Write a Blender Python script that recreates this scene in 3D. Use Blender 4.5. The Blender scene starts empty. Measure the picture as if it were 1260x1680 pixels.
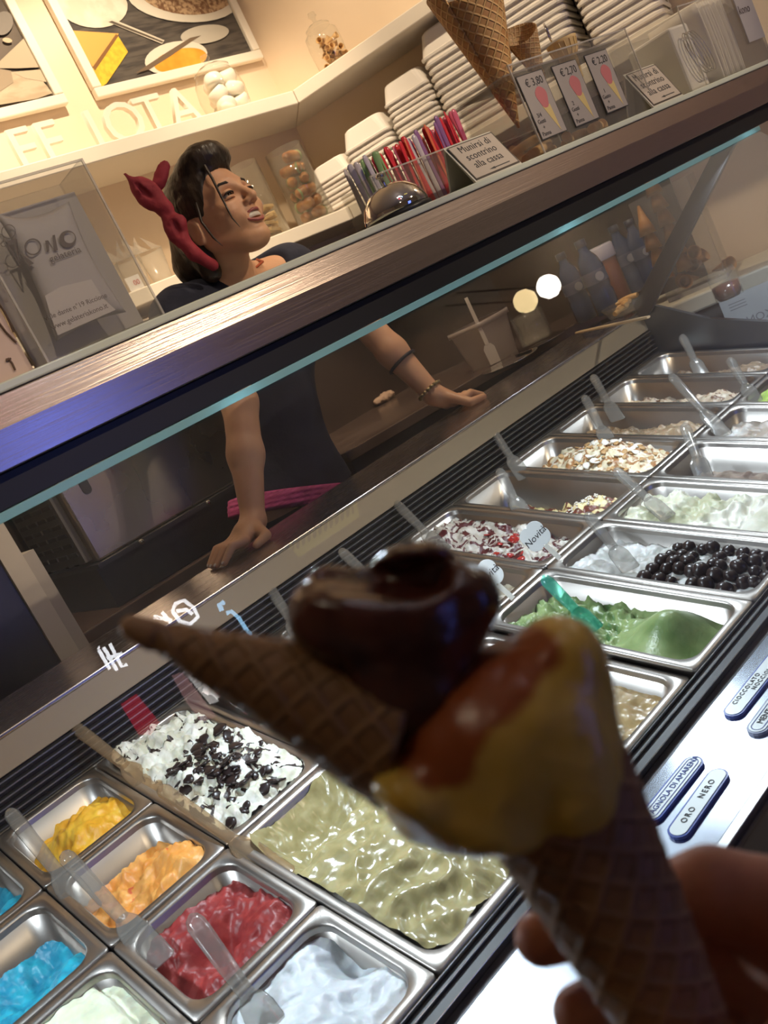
import bpy, bmesh, math, random
import numpy as np
from mathutils import Vector, Matrix, noise
random.seed(7); np.random.seed(7)
SC = bpy.context.scene
COL = SC.collection
R_ = math.radians

# ------------------------------------------------------------------ camera (from the vanishing points of the case and the walls)
FPX, CX, CY = 1525.0, 630.0, 840.0
CAMZ = 1.32
CAM = Vector((0, 0, CAMZ))
_vx = (2396 - CX, -382 - CY); _b = 7000.0
_a = (-_vx[1] * _b - FPX * FPX) / _vx[0]
AXX = Vector((_vx[0], _vx[1], FPX)).normalized()
AXZ = -Vector((_a, _b, FPX)).normalized()
AXY = AXZ.cross(AXX)
RW = Matrix((AXX, AXY, AXZ))              # world = RW @ (x right, y down, z forward)
def ray(px, py): return RW @ Vector((px - CX, py - CY, FPX))
def PY(px, py, y): r = ray(px, py); return CAM + r * (y / r.y)
def PX(px, py, x): r = ray(px, py); return CAM + r * (x / r.x)
def PZ(px, py, z): r = ray(px, py); return CAM + r * ((z - CAMZ) / r.z)
def PD(px, py, d): return CAM + ray(px, py) * (d / FPX)
def PL(px, py, n, p):
    r = ray(px, py); n = Vector(n); return CAM + r * (n.dot(Vector(p) - CAM) / n.dot(r))
cam = bpy.data.cameras.new('camera'); cam_o = bpy.data.objects.new('camera', cam); COL.objects.link(cam_o)
cr = RW @ Vector((1, 0, 0)); cu = RW @ Vector((0, -1, 0)); cb = RW @ Vector((0, 0, -1))
cam_o.matrix_world = Matrix(((cr.x, cu.x, cb.x, CAM.x), (cr.y, cu.y, cb.y, CAM.y), (cr.z, cu.z, cb.z, CAM.z), (0, 0, 0, 1)))
cam.sensor_fit = 'VERTICAL'; cam.sensor_height = 24.0; cam.lens = 24.0 * FPX / 1680.0
cam.clip_start = 0.01; cam.clip_end = 50
cam.dof.use_dof = True; cam.dof.focus_distance = 1.45; cam.dof.aperture_fstop = cam.lens / 2.8
SC.camera = cam_o
SC.cycles.transparent_max_bounces = 32; SC.cycles.max_bounces = 10

# ------------------------------------------------------------------ world, lights, exposure
SC.view_settings.view_transform = 'Standard'; SC.view_settings.look = 'None'
SC.view_settings.exposure = 0.14; SC.view_settings.gamma = 1.0; SC.view_settings.use_curve_mapping = False
w = bpy.data.worlds.new('room_air'); SC.world = w; w.use_nodes = True
w.node_tree.nodes['Background'].inputs[0].default_value = (0.9, 0.72, 0.52, 1)
w.node_tree.nodes['Background'].inputs[1].default_value = 0.09

def area(name, loc, to, size, power, col, sy=None, spread=None):
    l = bpy.data.lights.new(name, 'AREA'); o = bpy.data.objects.new(name, l); COL.objects.link(o)
    l.energy = power; l.color = col; l.size = size
    if sy: l.shape = 'RECTANGLE'; l.size_y = sy
    else: l.shape = 'DISK'
    if spread: l.spread = R_(spread)
    o.location = loc; o.rotation_euler = (Vector(to) - Vector(loc)).to_track_quat('-Z', 'Y').to_euler()
    return o
def spot(name, loc, to, power, col, ang=60, blend=.6, rad=.03):
    l = bpy.data.lights.new(name, 'SPOT'); o = bpy.data.objects.new(name, l); COL.objects.link(o)
    l.energy = power; l.color = col; l.spot_size = R_(ang); l.spot_blend = blend; l.shadow_soft_size = rad
    o.location = loc; o.rotation_euler = (Vector(to) - Vector(loc)).to_track_quat('-Z', 'Y').to_euler()
    return o
WARM = (1.0, .80, .56); COLD = (.80, .91, 1.0)
# ceiling spots that wash the back wall, the shelves and the side wall
spot('ceiling_spot', (.55, 1.75, 2.95), (.80, 2.55, 1.75), 70, WARM, 75)
spot('ceiling_spot', (1.55, 1.75, 2.95), (1.65, 2.55, 1.75), 72, WARM, 75)
spot('ceiling_spot', (1.75, 1.25, 2.95), (2.3, 1.95, 1.6), 60, WARM, 80)
spot('ceiling_spot', (1.75, .95, 2.95), (1.35, 1.75, 1.65), 26, WARM, 42)
# customer side ceiling spots
for ax_, tx, pw_ in ((.1, .42, 115), (2.45, .80, 115), (2.6, 1.75, 190)): spot('ceiling_spot', (ax_, -1.7, 2.95), (tx, 1.05, 1.56), pw_, WARM, 25, .8)
spot('ceiling_spot', (-.25, .25, 2.95), (.12, .22, 1.2), 9, WARM, 30, .8)
# cold white lamps under the canopy of the display case
for lx in (-.12, .61, 1.34, 2.03):
    area('case_lamp', (lx, 1.06, 1.292), (lx, .88, .78), .045, 3.0, COLD, spread=165)
area('case_light_strip', (.9, 1.030, 1.3045), (.9, .95, .8), 2.2, .9, COLD, sy=.012)

# ------------------------------------------------------------------ helpers
MATS = {}
def nd(t, kind, **kw):
    n = t.nodes.new(kind)
    for k, v in kw.items(): setattr(n, k, v)
    return n
def mat(name, col=(.8, .8, .8), rough=.5, metal=0., col2=None, scale=20., detail=3., cmin=.4, cmax=.6, bump=0., bscale=None,
        trans=0., ior=1.45, alpha=1., emit=None, es=0., sss=0., sssr=(.4, .2, .1), coat=0., stretch=None, aniso=0., spec=None, rvar=0.):
    if name in MATS: return MATS[name]
    m = bpy.data.materials.new(name); m.use_nodes = True; t = m.node_tree; p = t.nodes['Principled BSDF']
    p.inputs['Base Color'].default_value = (*col, 1); p.inputs['Roughness'].default_value = rough; p.inputs['Metallic'].default_value = metal
    p.inputs['IOR'].default_value = ior; p.inputs['Transmission Weight'].default_value = trans; p.inputs['Alpha'].default_value = alpha
    p.inputs['Coat Weight'].default_value = coat; p.inputs['Anisotropic'].default_value = aniso
    if spec is not None: p.inputs['Specular IOR Level'].default_value = spec
    if sss: p.inputs['Subsurface Weight'].default_value = sss; p.inputs['Subsurface Radius'].default_value = sssr; p.inputs['Subsurface Scale'].default_value = .012
    if emit: p.inputs['Emission Color'].default_value = (*emit, 1); p.inputs['Emission Strength'].default_value = es
    if col2 is not None or bump or rvar:
        tc = nd(t, 'ShaderNodeTexCoord'); mp = nd(t, 'ShaderNodeMapping'); t.links.new(tc.outputs['Object'], mp.inputs[0])
        if stretch: mp.inputs['Scale'].default_value = stretch
        nz = nd(t, 'ShaderNodeTexNoise'); nz.inputs['Scale'].default_value = scale; nz.inputs['Detail'].default_value = detail
        t.links.new(mp.outputs[0], nz.inputs[0])
        if col2 is not None:
            cr_ = nd(t, 'ShaderNodeValToRGB'); e = cr_.color_ramp.elements
            e[0].position = cmin; e[1].position = cmax; e[0].color = (*col, 1); e[1].color = (*col2, 1)
            t.links.new(nz.outputs[0], cr_.inputs[0]); t.links.new(cr_.outputs[0], p.inputs['Base Color'])
        if rvar:
            mr = nd(t, 'ShaderNodeMapRange'); mr.inputs[3].default_value = max(0, rough - rvar); mr.inputs[4].default_value = min(1, rough + rvar)
            t.links.new(nz.outputs[0], mr.inputs[0]); t.links.new(mr.outputs[0], p.inputs['Roughness'])
        if bump:
            n2 = nd(t, 'ShaderNodeTexNoise'); n2.inputs['Scale'].default_value = bscale or scale; n2.inputs['Detail'].default_value = 4
            t.links.new(mp.outputs[0], n2.inputs[0])
            bp = nd(t, 'ShaderNodeBump'); bp.inputs['Strength'].default_value = bump; bp.inputs['Distance'].default_value = .004
            t.links.new(n2.outputs[0], bp.inputs['Height']); t.links.new(bp.outputs[0], p.inputs['Normal'])
    MATS[name] = m; return m
def clear(name, tint=(.95, .97, .96), rough=.08, haze=.05, refl=1.45, hazecol=(.8, .8, .78), smear=0., refl_veil=None):
    """thin clear sheet: see-through, with Fresnel reflection and a little milky scatter"""
    if name in MATS: return MATS[name]
    m = bpy.data.materials.new(name); m.use_nodes = True; t = m.node_tree
    for n in list(t.nodes): t.nodes.remove(n)
    out = nd(t, 'ShaderNodeOutputMaterial'); tr = nd(t, 'ShaderNodeBsdfTransparent'); tr.inputs[0].default_value = (*tint, 1)
    gl = nd(t, 'ShaderNodeBsdfGlossy'); gl.inputs['Roughness'].default_value = rough; df = nd(t, 'ShaderNodeBsdfDiffuse'); df.inputs[0].default_value = (*hazecol, 1)
    ge = nd(t, 'ShaderNodeNewGeometry'); dt = nd(t, 'ShaderNodeVectorMath', operation='DOT_PRODUCT'); t.links.new(ge.outputs['Normal'], dt.inputs[0]); t.links.new(ge.outputs['Incoming'], dt.inputs[1])
    ab = nd(t, 'ShaderNodeMath', operation='ABSOLUTE'); t.links.new(dt.outputs['Value'], ab.inputs[0]); om = nd(t, 'ShaderNodeMath', operation='SUBTRACT'); om.inputs[0].default_value = 1; t.links.new(ab.outputs[0], om.inputs[1])
    pw = nd(t, 'ShaderNodeMath', operation='POWER'); pw.inputs[1].default_value = 5; t.links.new(om.outputs[0], pw.inputs[0]); r0 = ((refl - 1) / (refl + 1)) ** 2
    fr = nd(t, 'ShaderNodeMath', operation='MULTIPLY_ADD'); fr.inputs[1].default_value = 1 - r0; fr.inputs[2].default_value = r0; t.links.new(pw.outputs[0], fr.inputs[0])
    m1 = nd(t, 'ShaderNodeMixShader'); m2 = nd(t, 'ShaderNodeMixShader'); m1.inputs[0].default_value = haze
    if smear:
        tc = nd(t, 'ShaderNodeTexCoord'); nz = nd(t, 'ShaderNodeTexNoise'); nz.inputs['Scale'].default_value = 3.0; nz.inputs['Detail'].default_value = 4
        mr = nd(t, 'ShaderNodeMapRange'); mr.inputs[1].default_value = .4; mr.inputs[2].default_value = .75; mr.inputs[3].default_value = haze; mr.inputs[4].default_value = haze + smear
        t.links.new(tc.outputs['Object'], nz.inputs[0]); t.links.new(nz.outputs[0], mr.inputs[0]); t.links.new(mr.outputs[0], m1.inputs[0])
        if refl_veil:      # reflected brightness painted as a milky veil, thicker towards the lower right
            sx = nd(t, 'ShaderNodeSeparateXYZ'); t.links.new(tc.outputs['Object'], sx.inputs[0]); f1 = nd(t, 'ShaderNodeMapRange', interpolation_type='SMOOTHSTEP'); f1.inputs[1].default_value = refl_veil[0] - .865 - 1.5; f1.inputs[2].default_value = refl_veil[1] - .865 - 1.5; f1.inputs[3].default_value = 0; f1.inputs[4].default_value = refl_veil[2]
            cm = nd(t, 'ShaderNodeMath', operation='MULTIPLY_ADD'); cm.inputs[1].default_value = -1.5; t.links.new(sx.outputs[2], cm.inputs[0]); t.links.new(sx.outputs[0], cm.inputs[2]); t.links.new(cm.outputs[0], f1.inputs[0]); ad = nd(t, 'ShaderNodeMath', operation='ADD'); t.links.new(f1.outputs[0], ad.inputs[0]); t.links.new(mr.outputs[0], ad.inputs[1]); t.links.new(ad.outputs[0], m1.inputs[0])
    t.links.new(tr.outputs[0], m1.inputs[1]); t.links.new(df.outputs[0], m1.inputs[2])
    t.links.new(fr.outputs[0], m2.inputs[0]); t.links.new(m1.outputs[0], m2.inputs[1]); t.links.new(gl.outputs[0], m2.inputs[2])
    t.links.new(m2.outputs[0], out.inputs[0]); MATS[name] = m; return m

class MB:
    def __init__(s): s.v = []; s.f = []; s.sm = []
    def add(s, vs, fs, smooth=False):
        b = len(s.v); s.v += [tuple(v) for v in vs]; s.f += [tuple(i + b for i in f) for f in fs]; s.sm += [smooth] * len(fs); return s
    def box(s, lo, hi, M=None):
        x0, y0, z0 = lo; x1, y1, z1 = hi
        vs = [Vector(p) for p in ((x0, y0, z0), (x1, y0, z0), (x1, y1, z0), (x0, y1, z0), (x0, y0, z1), (x1, y0, z1), (x1, y1, z1), (x0, y1, z1))]
        if M is not None: vs = [M @ v for v in vs]
        return s.add(vs, [(3, 2, 1, 0), (4, 5, 6, 7), (0, 1, 5, 4), (1, 2, 6, 5), (2, 3, 7, 6), (3, 0, 4, 7)])
    def prism(s, poly, a, b, axis='x', M=None):
        """poly: 2D outline; extruded from a to b along axis"""
        n = len(poly)
        def P(p, t):
            q = {'x': (t, p[0], p[1]), 'y': (p[0], t, p[1]), 'z': (p[0], p[1], t)}[axis]; q = Vector(q); return M @ q if M is not None else q
        vs = [P(p, a) for p in poly] + [P(p, b) for p in poly]
        fs = [tuple(range(n - 1, -1, -1)), tuple(range(n, 2 * n))] + [(i, (i + 1) % n, n + (i + 1) % n, n + i) for i in range(n)]
        return s.add(vs, fs)
    def loft(s, rings, cap=True, smooth=True, closed=True):
        n = len(rings[0]); vs = [p for r in rings for p in r]; fs = []
        for k in range(len(rings) - 1):
            for i in range(n if closed else n - 1):
                j = (i + 1) % n; fs.append((k * n + i, k * n + j, (k + 1) * n + j, (k + 1) * n + i))
        s.add(vs, fs, smooth)
        if cap and closed:
            s.add(rings[0], [tuple(range(n - 1, -1, -1))]); s.add(rings[-1], [tuple(range(n))])
        return s
    def lathe(s, prof, n=24, M=None, cap=False, smooth=True):
        rings = []
        for r, z in prof:
            ring = [Vector((r * math.cos(2 * math.pi * i / n), r * math.sin(2 * math.pi * i / n), z)) for i in range(n)]
            rings.append([M @ p for p in ring] if M is not None else ring)
        return s.loft(rings, cap, smooth)
    def tube(s, pts, rad, n=8, cap=True, flat=1.0):
        pts = [Vector(p) for p in pts]; rings = []; up = None
        for i, p in enumerate(pts):
            d = (pts[min(i + 1, len(pts) - 1)] - pts[max(i - 1, 0)]).normalized()
            if up is None: up = Vector((0, 0, 1)) if abs(d.z) < .9 else Vector((1, 0, 0))
            a = d.cross(up).normalized(); b = a.cross(d).normalized(); up = b
            r = rad[i] if isinstance(rad, (list, tuple)) else rad
            rings.append([p + a * (r * math.cos(2 * math.pi * k / n)) + b * (r * flat * math.sin(2 * math.pi * k / n)) for k in range(n)])
        return s.loft(rings, cap)
    def build(s, name, m, parent=None, recalc=True):
        me = bpy.data.meshes.new(name); me.from_pydata(s.v, [], s.f)
        me.polygons.foreach_set('use_smooth', s.sm)
        if recalc:
            bm = bmesh.new(); bm.from_mesh(me); bmesh.ops.recalc_face_normals(bm, faces=bm.faces); bm.to_mesh(me); bm.free()
        me.update(); return link(name, me, m, parent)
MCOPY = {}
def link(name, me, m=None, parent=None):
    o = bpy.data.objects.new(name, me); COL.objects.link(o)
    if m is not None and me is not None:
        if len(me.materials) and me.materials[0] != m:
            key = (me.name, m.name); me = MCOPY.setdefault(key, None) or MCOPY.__setitem__(key, me.copy()) or MCOPY[key]; o.data = me
        me.materials.clear(); me.materials.append(m)
    if parent is not None: o.parent = parent
    return o
def empty(name, loc=(0, 0, 0), rot=(0, 0, 0)):
    o = bpy.data.objects.new(name, None); COL.objects.link(o); o.location = loc; o.rotation_euler = rot; o.empty_display_size = .05; return o
def tag(o, label, cat=None, group=None, kind=None):
    if label: o['label'] = label
    if cat: o['category'] = cat
    if group: o['group'] = group
    if kind: o['kind'] = kind
    return o
def struct(o): o['kind'] = 'structure'; return o
def bevel(o, wd, seg=2):
    b = o.modifiers.new('bevel', 'BEVEL'); b.width = wd; b.segments = seg; b.limit_method = 'ANGLE'; return o
def copy_tree(o, parent=None):
    c_ = o.copy(); COL.objects.link(c_); c_.parent = parent
    for ch in list(o.children): copy_tree(ch, c_)
    return c_
def text_mesh(body, size, name, m, parent=None, M=None, extrude=.0002, align='CENTER', shear=0., spacing=1.0):
    cu_ = bpy.data.curves.new('t', 'FONT'); cu_.body = body; cu_.size = size; cu_.extrude = extrude; cu_.align_x = align; cu_.align_y = 'CENTER'
    cu_.shear = shear; cu_.space_character = spacing; cu_.resolution_u = 3
    to = bpy.data.objects.new('t', cu_); COL.objects.link(to); dg = bpy.context.evaluated_depsgraph_get(); dg.update()
    me = bpy.data.meshes.new_from_object(to.evaluated_get(dg)); bpy.data.objects.remove(to); bpy.data.curves.remove(cu_)
    if M is not None: me.transform(M)
    me.name = name; return link(name, me, m, parent)
def frame(o, x, y, z=None):
    """matrix with the given origin and x / y directions"""
    x = Vector(x).normalized(); y = Vector(y); y = (y - x * y.dot(x)).normalized(); z = x.cross(y)
    return Matrix(((x.x, y.x, z.x, o[0]), (x.y, y.y, z.y, o[1]), (x.z, y.z, z.z, o[2]), (0, 0, 0, 1)))

# --- implicit surfaces (smooth blends) turned into one mesh by surface nets
def s_caps(P, a, b, ra, rb):
    a = np.array(a); b = np.array(b); ab = b - a; t = np.clip(((P - a) @ ab) / (ab @ ab), 0, 1)
    return np.linalg.norm(P - (a + t[:, None] * ab), axis=1) - (ra + (rb - ra) * t)
def s_ell(P, c_, r, M=None):
    q = P - np.array(c_)
    if M is not None: q = q @ np.array(M)
    r = np.array(r); k0 = np.linalg.norm(q / r, axis=1); k1 = np.linalg.norm(q / (r * r), axis=1) + 1e-9
    return k0 * (k0 - 1.0) / k1
def smin(a, b, k):
    h = np.clip(.5 + .5 * (b - a) / k, 0, 1); return b * (1 - h) + a * h - k * h * (1 - h)
def smax(a, b, k): return -smin(-a, -b, k)
def vnoise(P, scale, seed=0, octv=3):
    """cheap smooth value noise in [-1,1] on an array of points"""
    tot = np.zeros(len(P)); amp = 1.; s_ = 0.
    rng = np.random.RandomState(seed); tab = rng.rand(4096) * 2 - 1
    for o_ in range(octv):
        q = P * scale + 13.7 * o_; i = np.floor(q).astype(np.int64); f = q - i; f = f * f * (3 - 2 * f)
        def h(dx, dy, dz): return tab[((i[:, 0] + dx) * 73856093 ^ (i[:, 1] + dy) * 19349663 ^ (i[:, 2] + dz) * 83492791) & 4095]
        x0 = h(0, 0, 0) * (1 - f[:, 0]) + h(1, 0, 0) * f[:, 0]; x1 = h(0, 1, 0) * (1 - f[:, 0]) + h(1, 1, 0) * f[:, 0]
        x2 = h(0, 0, 1) * (1 - f[:, 0]) + h(1, 0, 1) * f[:, 0]; x3 = h(0, 1, 1) * (1 - f[:, 0]) + h(1, 1, 1) * f[:, 0]
        tot += amp * ((x0 * (1 - f[:, 1]) + x1 * f[:, 1]) * (1 - f[:, 2]) + (x2 * (1 - f[:, 1]) + x3 * f[:, 1]) * f[:, 2]); s_ += amp; amp *= .5; scale *= 2.
    return tot / s_
def net(fn, lo, hi, h):
    lo = np.array(lo, float); hi = np.array(hi, float); n = np.ceil((hi - lo) / h).astype(int) + 1
    ax = [lo[i] + h * np.arange(n[i]) for i in range(3)]
    B = 8; nb = -(-n // B); cc = [lo[i] + h * (B * np.arange(nb[i]) + (B - 1) / 2) for i in range(3)]
    G = np.stack(np.meshgrid(*cc, indexing='ij'), -1).reshape(-1, 3); Dc = fn(G).reshape(nb)
    D = Dc.repeat(B, 0).repeat(B, 1).repeat(B, 2)[:n[0], :n[1], :n[2]].copy(); near = np.argwhere(np.abs(D) < B * h * 1.5)
    for i in range(0, len(near), 300000):
        q = near[i:i + 300000]; D[tuple(q.T)] = fn(lo + h * q)
    c8 = [(i, j, k) for i in (0, 1) for j in (0, 1) for k in (0, 1)]; m = n - 1
    V = np.stack([D[i:i + m[0], j:j + m[1], k:k + m[2]] for i, j, k in c8], -1); neg = V < 0
    cell = neg.any(-1) & ~neg.all(-1); idx = np.argwhere(cell); Vc = V[cell]; acc = np.zeros((len(idx), 3)); cnt = np.zeros(len(idx))
    for a in range(8):
        for b in range(a + 1, 8):
            d = np.array(c8[b]) - np.array(c8[a])
            if abs(d).sum() != 1: continue
            va, vb = Vc[:, a], Vc[:, b]; cr_ = (va < 0) != (vb < 0)
            t = np.where(cr_, va / np.where(cr_, va - vb, 1), 0)
            acc += np.where(cr_[:, None], np.array(c8[a]) + t[:, None] * d, 0); cnt += cr_
    verts = lo + h * (idx + acc / cnt[:, None]); ids = -np.ones(m, int); ids[cell] = np.arange(len(idx)); F = []
    for ax_ in range(3):
        u, v = [(1, 2), (2, 0), (0, 1)][ax_]
        sl0 = [slice(None)] * 3; sl1 = [slice(None)] * 3; sl0[ax_] = slice(0, m[ax_]); sl1[ax_] = slice(1, m[ax_] + 1)
        for q in (u, v): sl0[q] = slice(1, m[q]); sl1[q] = slice(1, m[q])
        A = D[tuple(sl0)] < 0; B = D[tuple(sl1)] < 0; e = np.argwhere(A != B)
        if not len(e): continue
        fl = A[tuple(e.T)]; base = e.copy(); base[:, u] += 1; base[:, v] += 1
        def g(du, dv):
            q = base.copy(); q[:, u] -= du; q[:, v] -= dv; return ids[tuple(q.T)]
        quad = np.stack([g(1, 1), g(0, 1), g(0, 0), g(1, 0)], 1); quad[~fl] = quad[~fl][:, ::-1]; F.append(quad)
    F = np.concatenate(F); F = F[(F >= 0).all(1)]
    return verts, F
def sdf_obj(name, fn, lo, hi, h, m, parent=None, M=None, smooth=2):
    v, f = net(fn, lo, hi, h)
    me = bpy.data.meshes.new(name); me.from_pydata(v.tolist(), [], f.tolist())
    me.polygons.foreach_set('use_smooth', [True] * len(f))
    if smooth:
        bm = bmesh.new(); bm.from_mesh(me)
        for _ in range(smooth): bmesh.ops.smooth_vert(bm, verts=bm.verts, factor=.5, use_axis_x=True, use_axis_y=True, use_axis_z=True)
        bm.to_mesh(me); bm.free()
    if M is not None: me.transform(M)
    me.update(); return link(name, me, m, parent)
def cj(p): return np.array([p[0], p[1], p[2]])
# ------------------------------------------------------------------ the room
M_wall = mat('painted_plaster', (.80, .64, .46), .85, col2=(.84, .68, .50), scale=3, bump=.05, bscale=60)
M_shelfw = mat('white_lacquer', (.80, .72, .60), .55)
M_ceil = mat('ceiling_paint', (.75, .68, .58), .9)
M_floor = mat('floor_tile', (.16, .14, .12), .4, col2=(.2, .18, .15), scale=8)
M_steel = mat('brushed_steel', (.62, .60, .57), .30, 1., stretch=(2, 60, 60), scale=30, rvar=.08)
M_dark = mat('dark_steel', (.045, .043, .048), .35, .6)
M_black = mat('black_trim', (.012, .012, .014), .4)
SU = Vector((.375, -.927, 0)); SN = Vector((.927, .375, 0)); SP = Vector((2.097, 2.3, 0))   # side shelf line: along, outward, start
def SD(px, py, off=0): return PL(px, py, SN, SP + SN * off)
BW = 2.55
corner = SP + SN * .25; corner = corner + SU * ((BW - corner.y) / SU.y)
struct(MB().box((-2.5, -2.4, -.05), (4.2, 3.2, 0)).build('floor', M_floor))
struct(MB().box((-2.5, -2.4, 3.0), (4.2, 3.2, 3.05)).build('ceiling', M_ceil))
struct(MB().box((-2.5, BW, 0), (corner.x + .1, BW + .1, 3.0)).build('wall_back', M_wall))
e2 = corner + SU * 3.4; q = SN * .1
struct(MB().prism([(corner.x, corner.y), (e2.x, e2.y), (e2.x + q.x, e2.y + q.y), (corner.x + q.x, corner.y + q.y)], 0, 3.0, 'z').build('wall_right', M_wall))
struct(MB().box((-2.5, -2.5, 0), (4.2, -2.4, 3.0)).build('wall_front', mat('front_wall_paint', (.50, .42, .34), .9)))
M_spl = mat('dark_splash_panel', (.034, .020, .014), .45, col2=(.045, .028, .020), scale=4)
struct(MB().box((.62, BW - .012, .9), (corner.x - .002, BW, 1.60)).build('trim_1', M_spl))
c3 = corner + SU * 1.05; q3 = SN * -.012
struct(MB().prism([(corner.x, corner.y - .001), (c3.x, c3.y), (c3.x + q3.x, c3.y + q3.y), (corner.x + q3.x, corner.y - .012)], .9, 1.60, 'z').build('trim_2', M_spl))
struct(MB().box((-2.6, -2.4, 0), (-2.5, 2.6, 3.0)).build('wall_left', M_wall))
# wall shelves: two boards on the back wall, two on the slanted side wall
def board_back(zt, th, label):
    o = MB().prism([(-.6, 2.3), (SP.x, 2.3), (corner.x, BW), (-.6, BW)], zt - th, zt, 'z').build('wall_shelf', M_shelfw)
    bevel(o, .003); tag(o, label, 'shelf'); return o
def board_side(zt, th, label, ln=1.45):
    a = SP; b = SP + SU * ln; c_ = b + SN * .25; d = corner
    o = MB().prism([(a.x + .001, a.y - .001), (b.x, b.y), (c_.x, c_.y), (d.x + .001, d.y - .001)], zt - th, zt, 'z').build('wall_shelf', M_shelfw)
    bevel(o, .003); tag(o, label, 'shelf'); return o
Z_UP, Z_LO = 2.045, 1.660
board_back(Z_UP, .042, 'cream upper wall shelf carrying the white letters and the marshmallow jar')
board_side(Z_UP, .042, 'cream upper side shelf carrying the jar of tiny wafer cones', 1.2)
board_back(Z_LO, .042, 'cream lower wall shelf behind the woman with two tall glass vases')
board_side(Z_LO, .042, 'cream lower side shelf carrying stacks of white foam tubs', 1.2)

# ------------------------------------------------------------------ the display case
TILT = R_(13.5); CT, ST = math.cos(TILT), math.sin(TILT)
PNRM = Vector((0, -ST, CT)); PLY = 1.085; PLZ = CAMZ + (-.738136 + ST * PLY) / CT
P0 = Vector((0, PLY, PLZ)); EY = Vector((0, CT, ST))
def PP(px, py, off=0): return PL(px, py, PNRM, P0 + PNRM * off)
def onpan(x, v, h=0): return P0 + Vector((x, 0, 0)) + EY * v + PNRM * h
X0, X1, CW, RL = -.36, 2.09, .173, .362
case = empty('display_case', ((X0 + X1) / 2, 1.1, 0))
tag(case, 'long stainless gelato display case with slanted front glass and steel canopy', 'display case')
CASE_OFF = Matrix.Translation(-case.location)
def cpart(mb, name, m, bv=0, label=None):
    mb.v = [tuple(CASE_OFF @ Vector(v)) for v in mb.v]
    o = mb.build(name, m, case)
    if bv: bevel(o, bv)
    if label: o['label'] = label
    return o
# canopy: steel fascia in two faces, black band, glass edge; the front glass hangs from it
M_fasc = mat('canopy_steel', (.56, .46, .42), .24, 1., stretch=(.06, 5, 5), scale=90, rvar=.05, bump=.10, bscale=90)
XE = 2.32
cpart(MB().prism([(1.0, 1.420), (.989, 1.386), (.990, 1.346), (1.05, 1.346), (1.05, 1.420)], X0, XE, 'x'), 'canopy_fascia', M_fasc, .0015)
cpart(MB().box((X0, 1.006, 1.311), (XE, 1.046, 1.3455)), 'canopy_band', M_black, .001)
cpart(MB().box((X0, 1.05, 1.33), (XE, 1.36, 1.42)), 'canopy_box', M_dark)
M_edge = bpy.data.materials.new('glass_edge'); M_edge.use_nodes = True
t = M_edge.node_tree; p_ = t.nodes['Principled BSDF']; p_.inputs['Base Color'].default_value = (.34, .48, .50, 1); p_.inputs['Roughness'].default_value = .15
tl = nd(t, 'ShaderNodeBsdfTranslucent'); tl.inputs[0].default_value = (.55, .84, .88, 1); mx = nd(t, 'ShaderNodeMixShader'); mx.inputs[0].default_value = .6
t.links.new(p_.outputs[0], mx.inputs[1]); t.links.new(tl.outputs[0], mx.inputs[2]); t.links.new(mx.outputs[0], t.nodes['Material Output'].inputs[0])
cpart(MB().box((X0, 1.000, 1.3005), (2.09, 1.010, 1.3105)), 'glass_edge', M_edge, .001, 'pale teal polished glass edge')
GT, GB = Vector((0, 1.004, 1.301)), Vector((0, .545, .695))
M_pane = clear('front_pane', (.97, .985, .985), .012, .004, 1.5, (.75, .78, .78), smear=.018, refl_veil=(.90, 1.5, .20))
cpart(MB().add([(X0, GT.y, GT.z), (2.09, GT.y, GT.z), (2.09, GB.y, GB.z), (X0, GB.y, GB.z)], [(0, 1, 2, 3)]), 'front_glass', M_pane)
M_lamp = mat('lamp_lens', (.9, .95, 1), .3, emit=COLD, es=18.)
for lx in (-.12, .61, 1.34, 2.03):
    cpart(MB().lathe([(.03, 0), (.03, .022), (.0, .022)], 16, Matrix.Translation((lx, 1.06, 1.3025))), 'lamp_housing', M_dark)
# rear: vent grille, steel upstand, staff counter
cpart(MB().box((X0, 1.463, .86), (X1, 1.475, .97)), 'vent_backing', M_black)
M_slat = mat('grille_slat', (.22, .22, .22), .35, .9)
for i in range(6):
    z = .905 + i * .0115
    cpart(MB().box((X0, 1.447, z), (X1, 1.463, z + .0022)), 'slat', M_slat)
cpart(MB().prism([(1.440, .898), (1.450, .904), (1.462, .904), (1.462, .88), (1.440, .885)], X0, X1, 'x'), 'grille_sill', M_steel, .001)
M_up = mat('warm_steel', (.40, .32, .22), .42, .55, stretch=(2, 30, 30), scale=12, rvar=.1)
cpart(MB().box((X0, 1.452, .969), (X1, 1.476, 1.018)), 'rear_upstand', M_up, .001)
cpart(MB().box((X0, 1.448, 1.018), (X1, 1.69, 1.024)), 'staff_counter', mat('counter_steel', (.40, .35, .34), .25, .9, stretch=(2, 30, 30), scale=12, rvar=.1), .0015)
cpart(MB().box((X0, 1.476, .1), (X1, 1.66, 1.017)), 'rear_body', M_dark)
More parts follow.
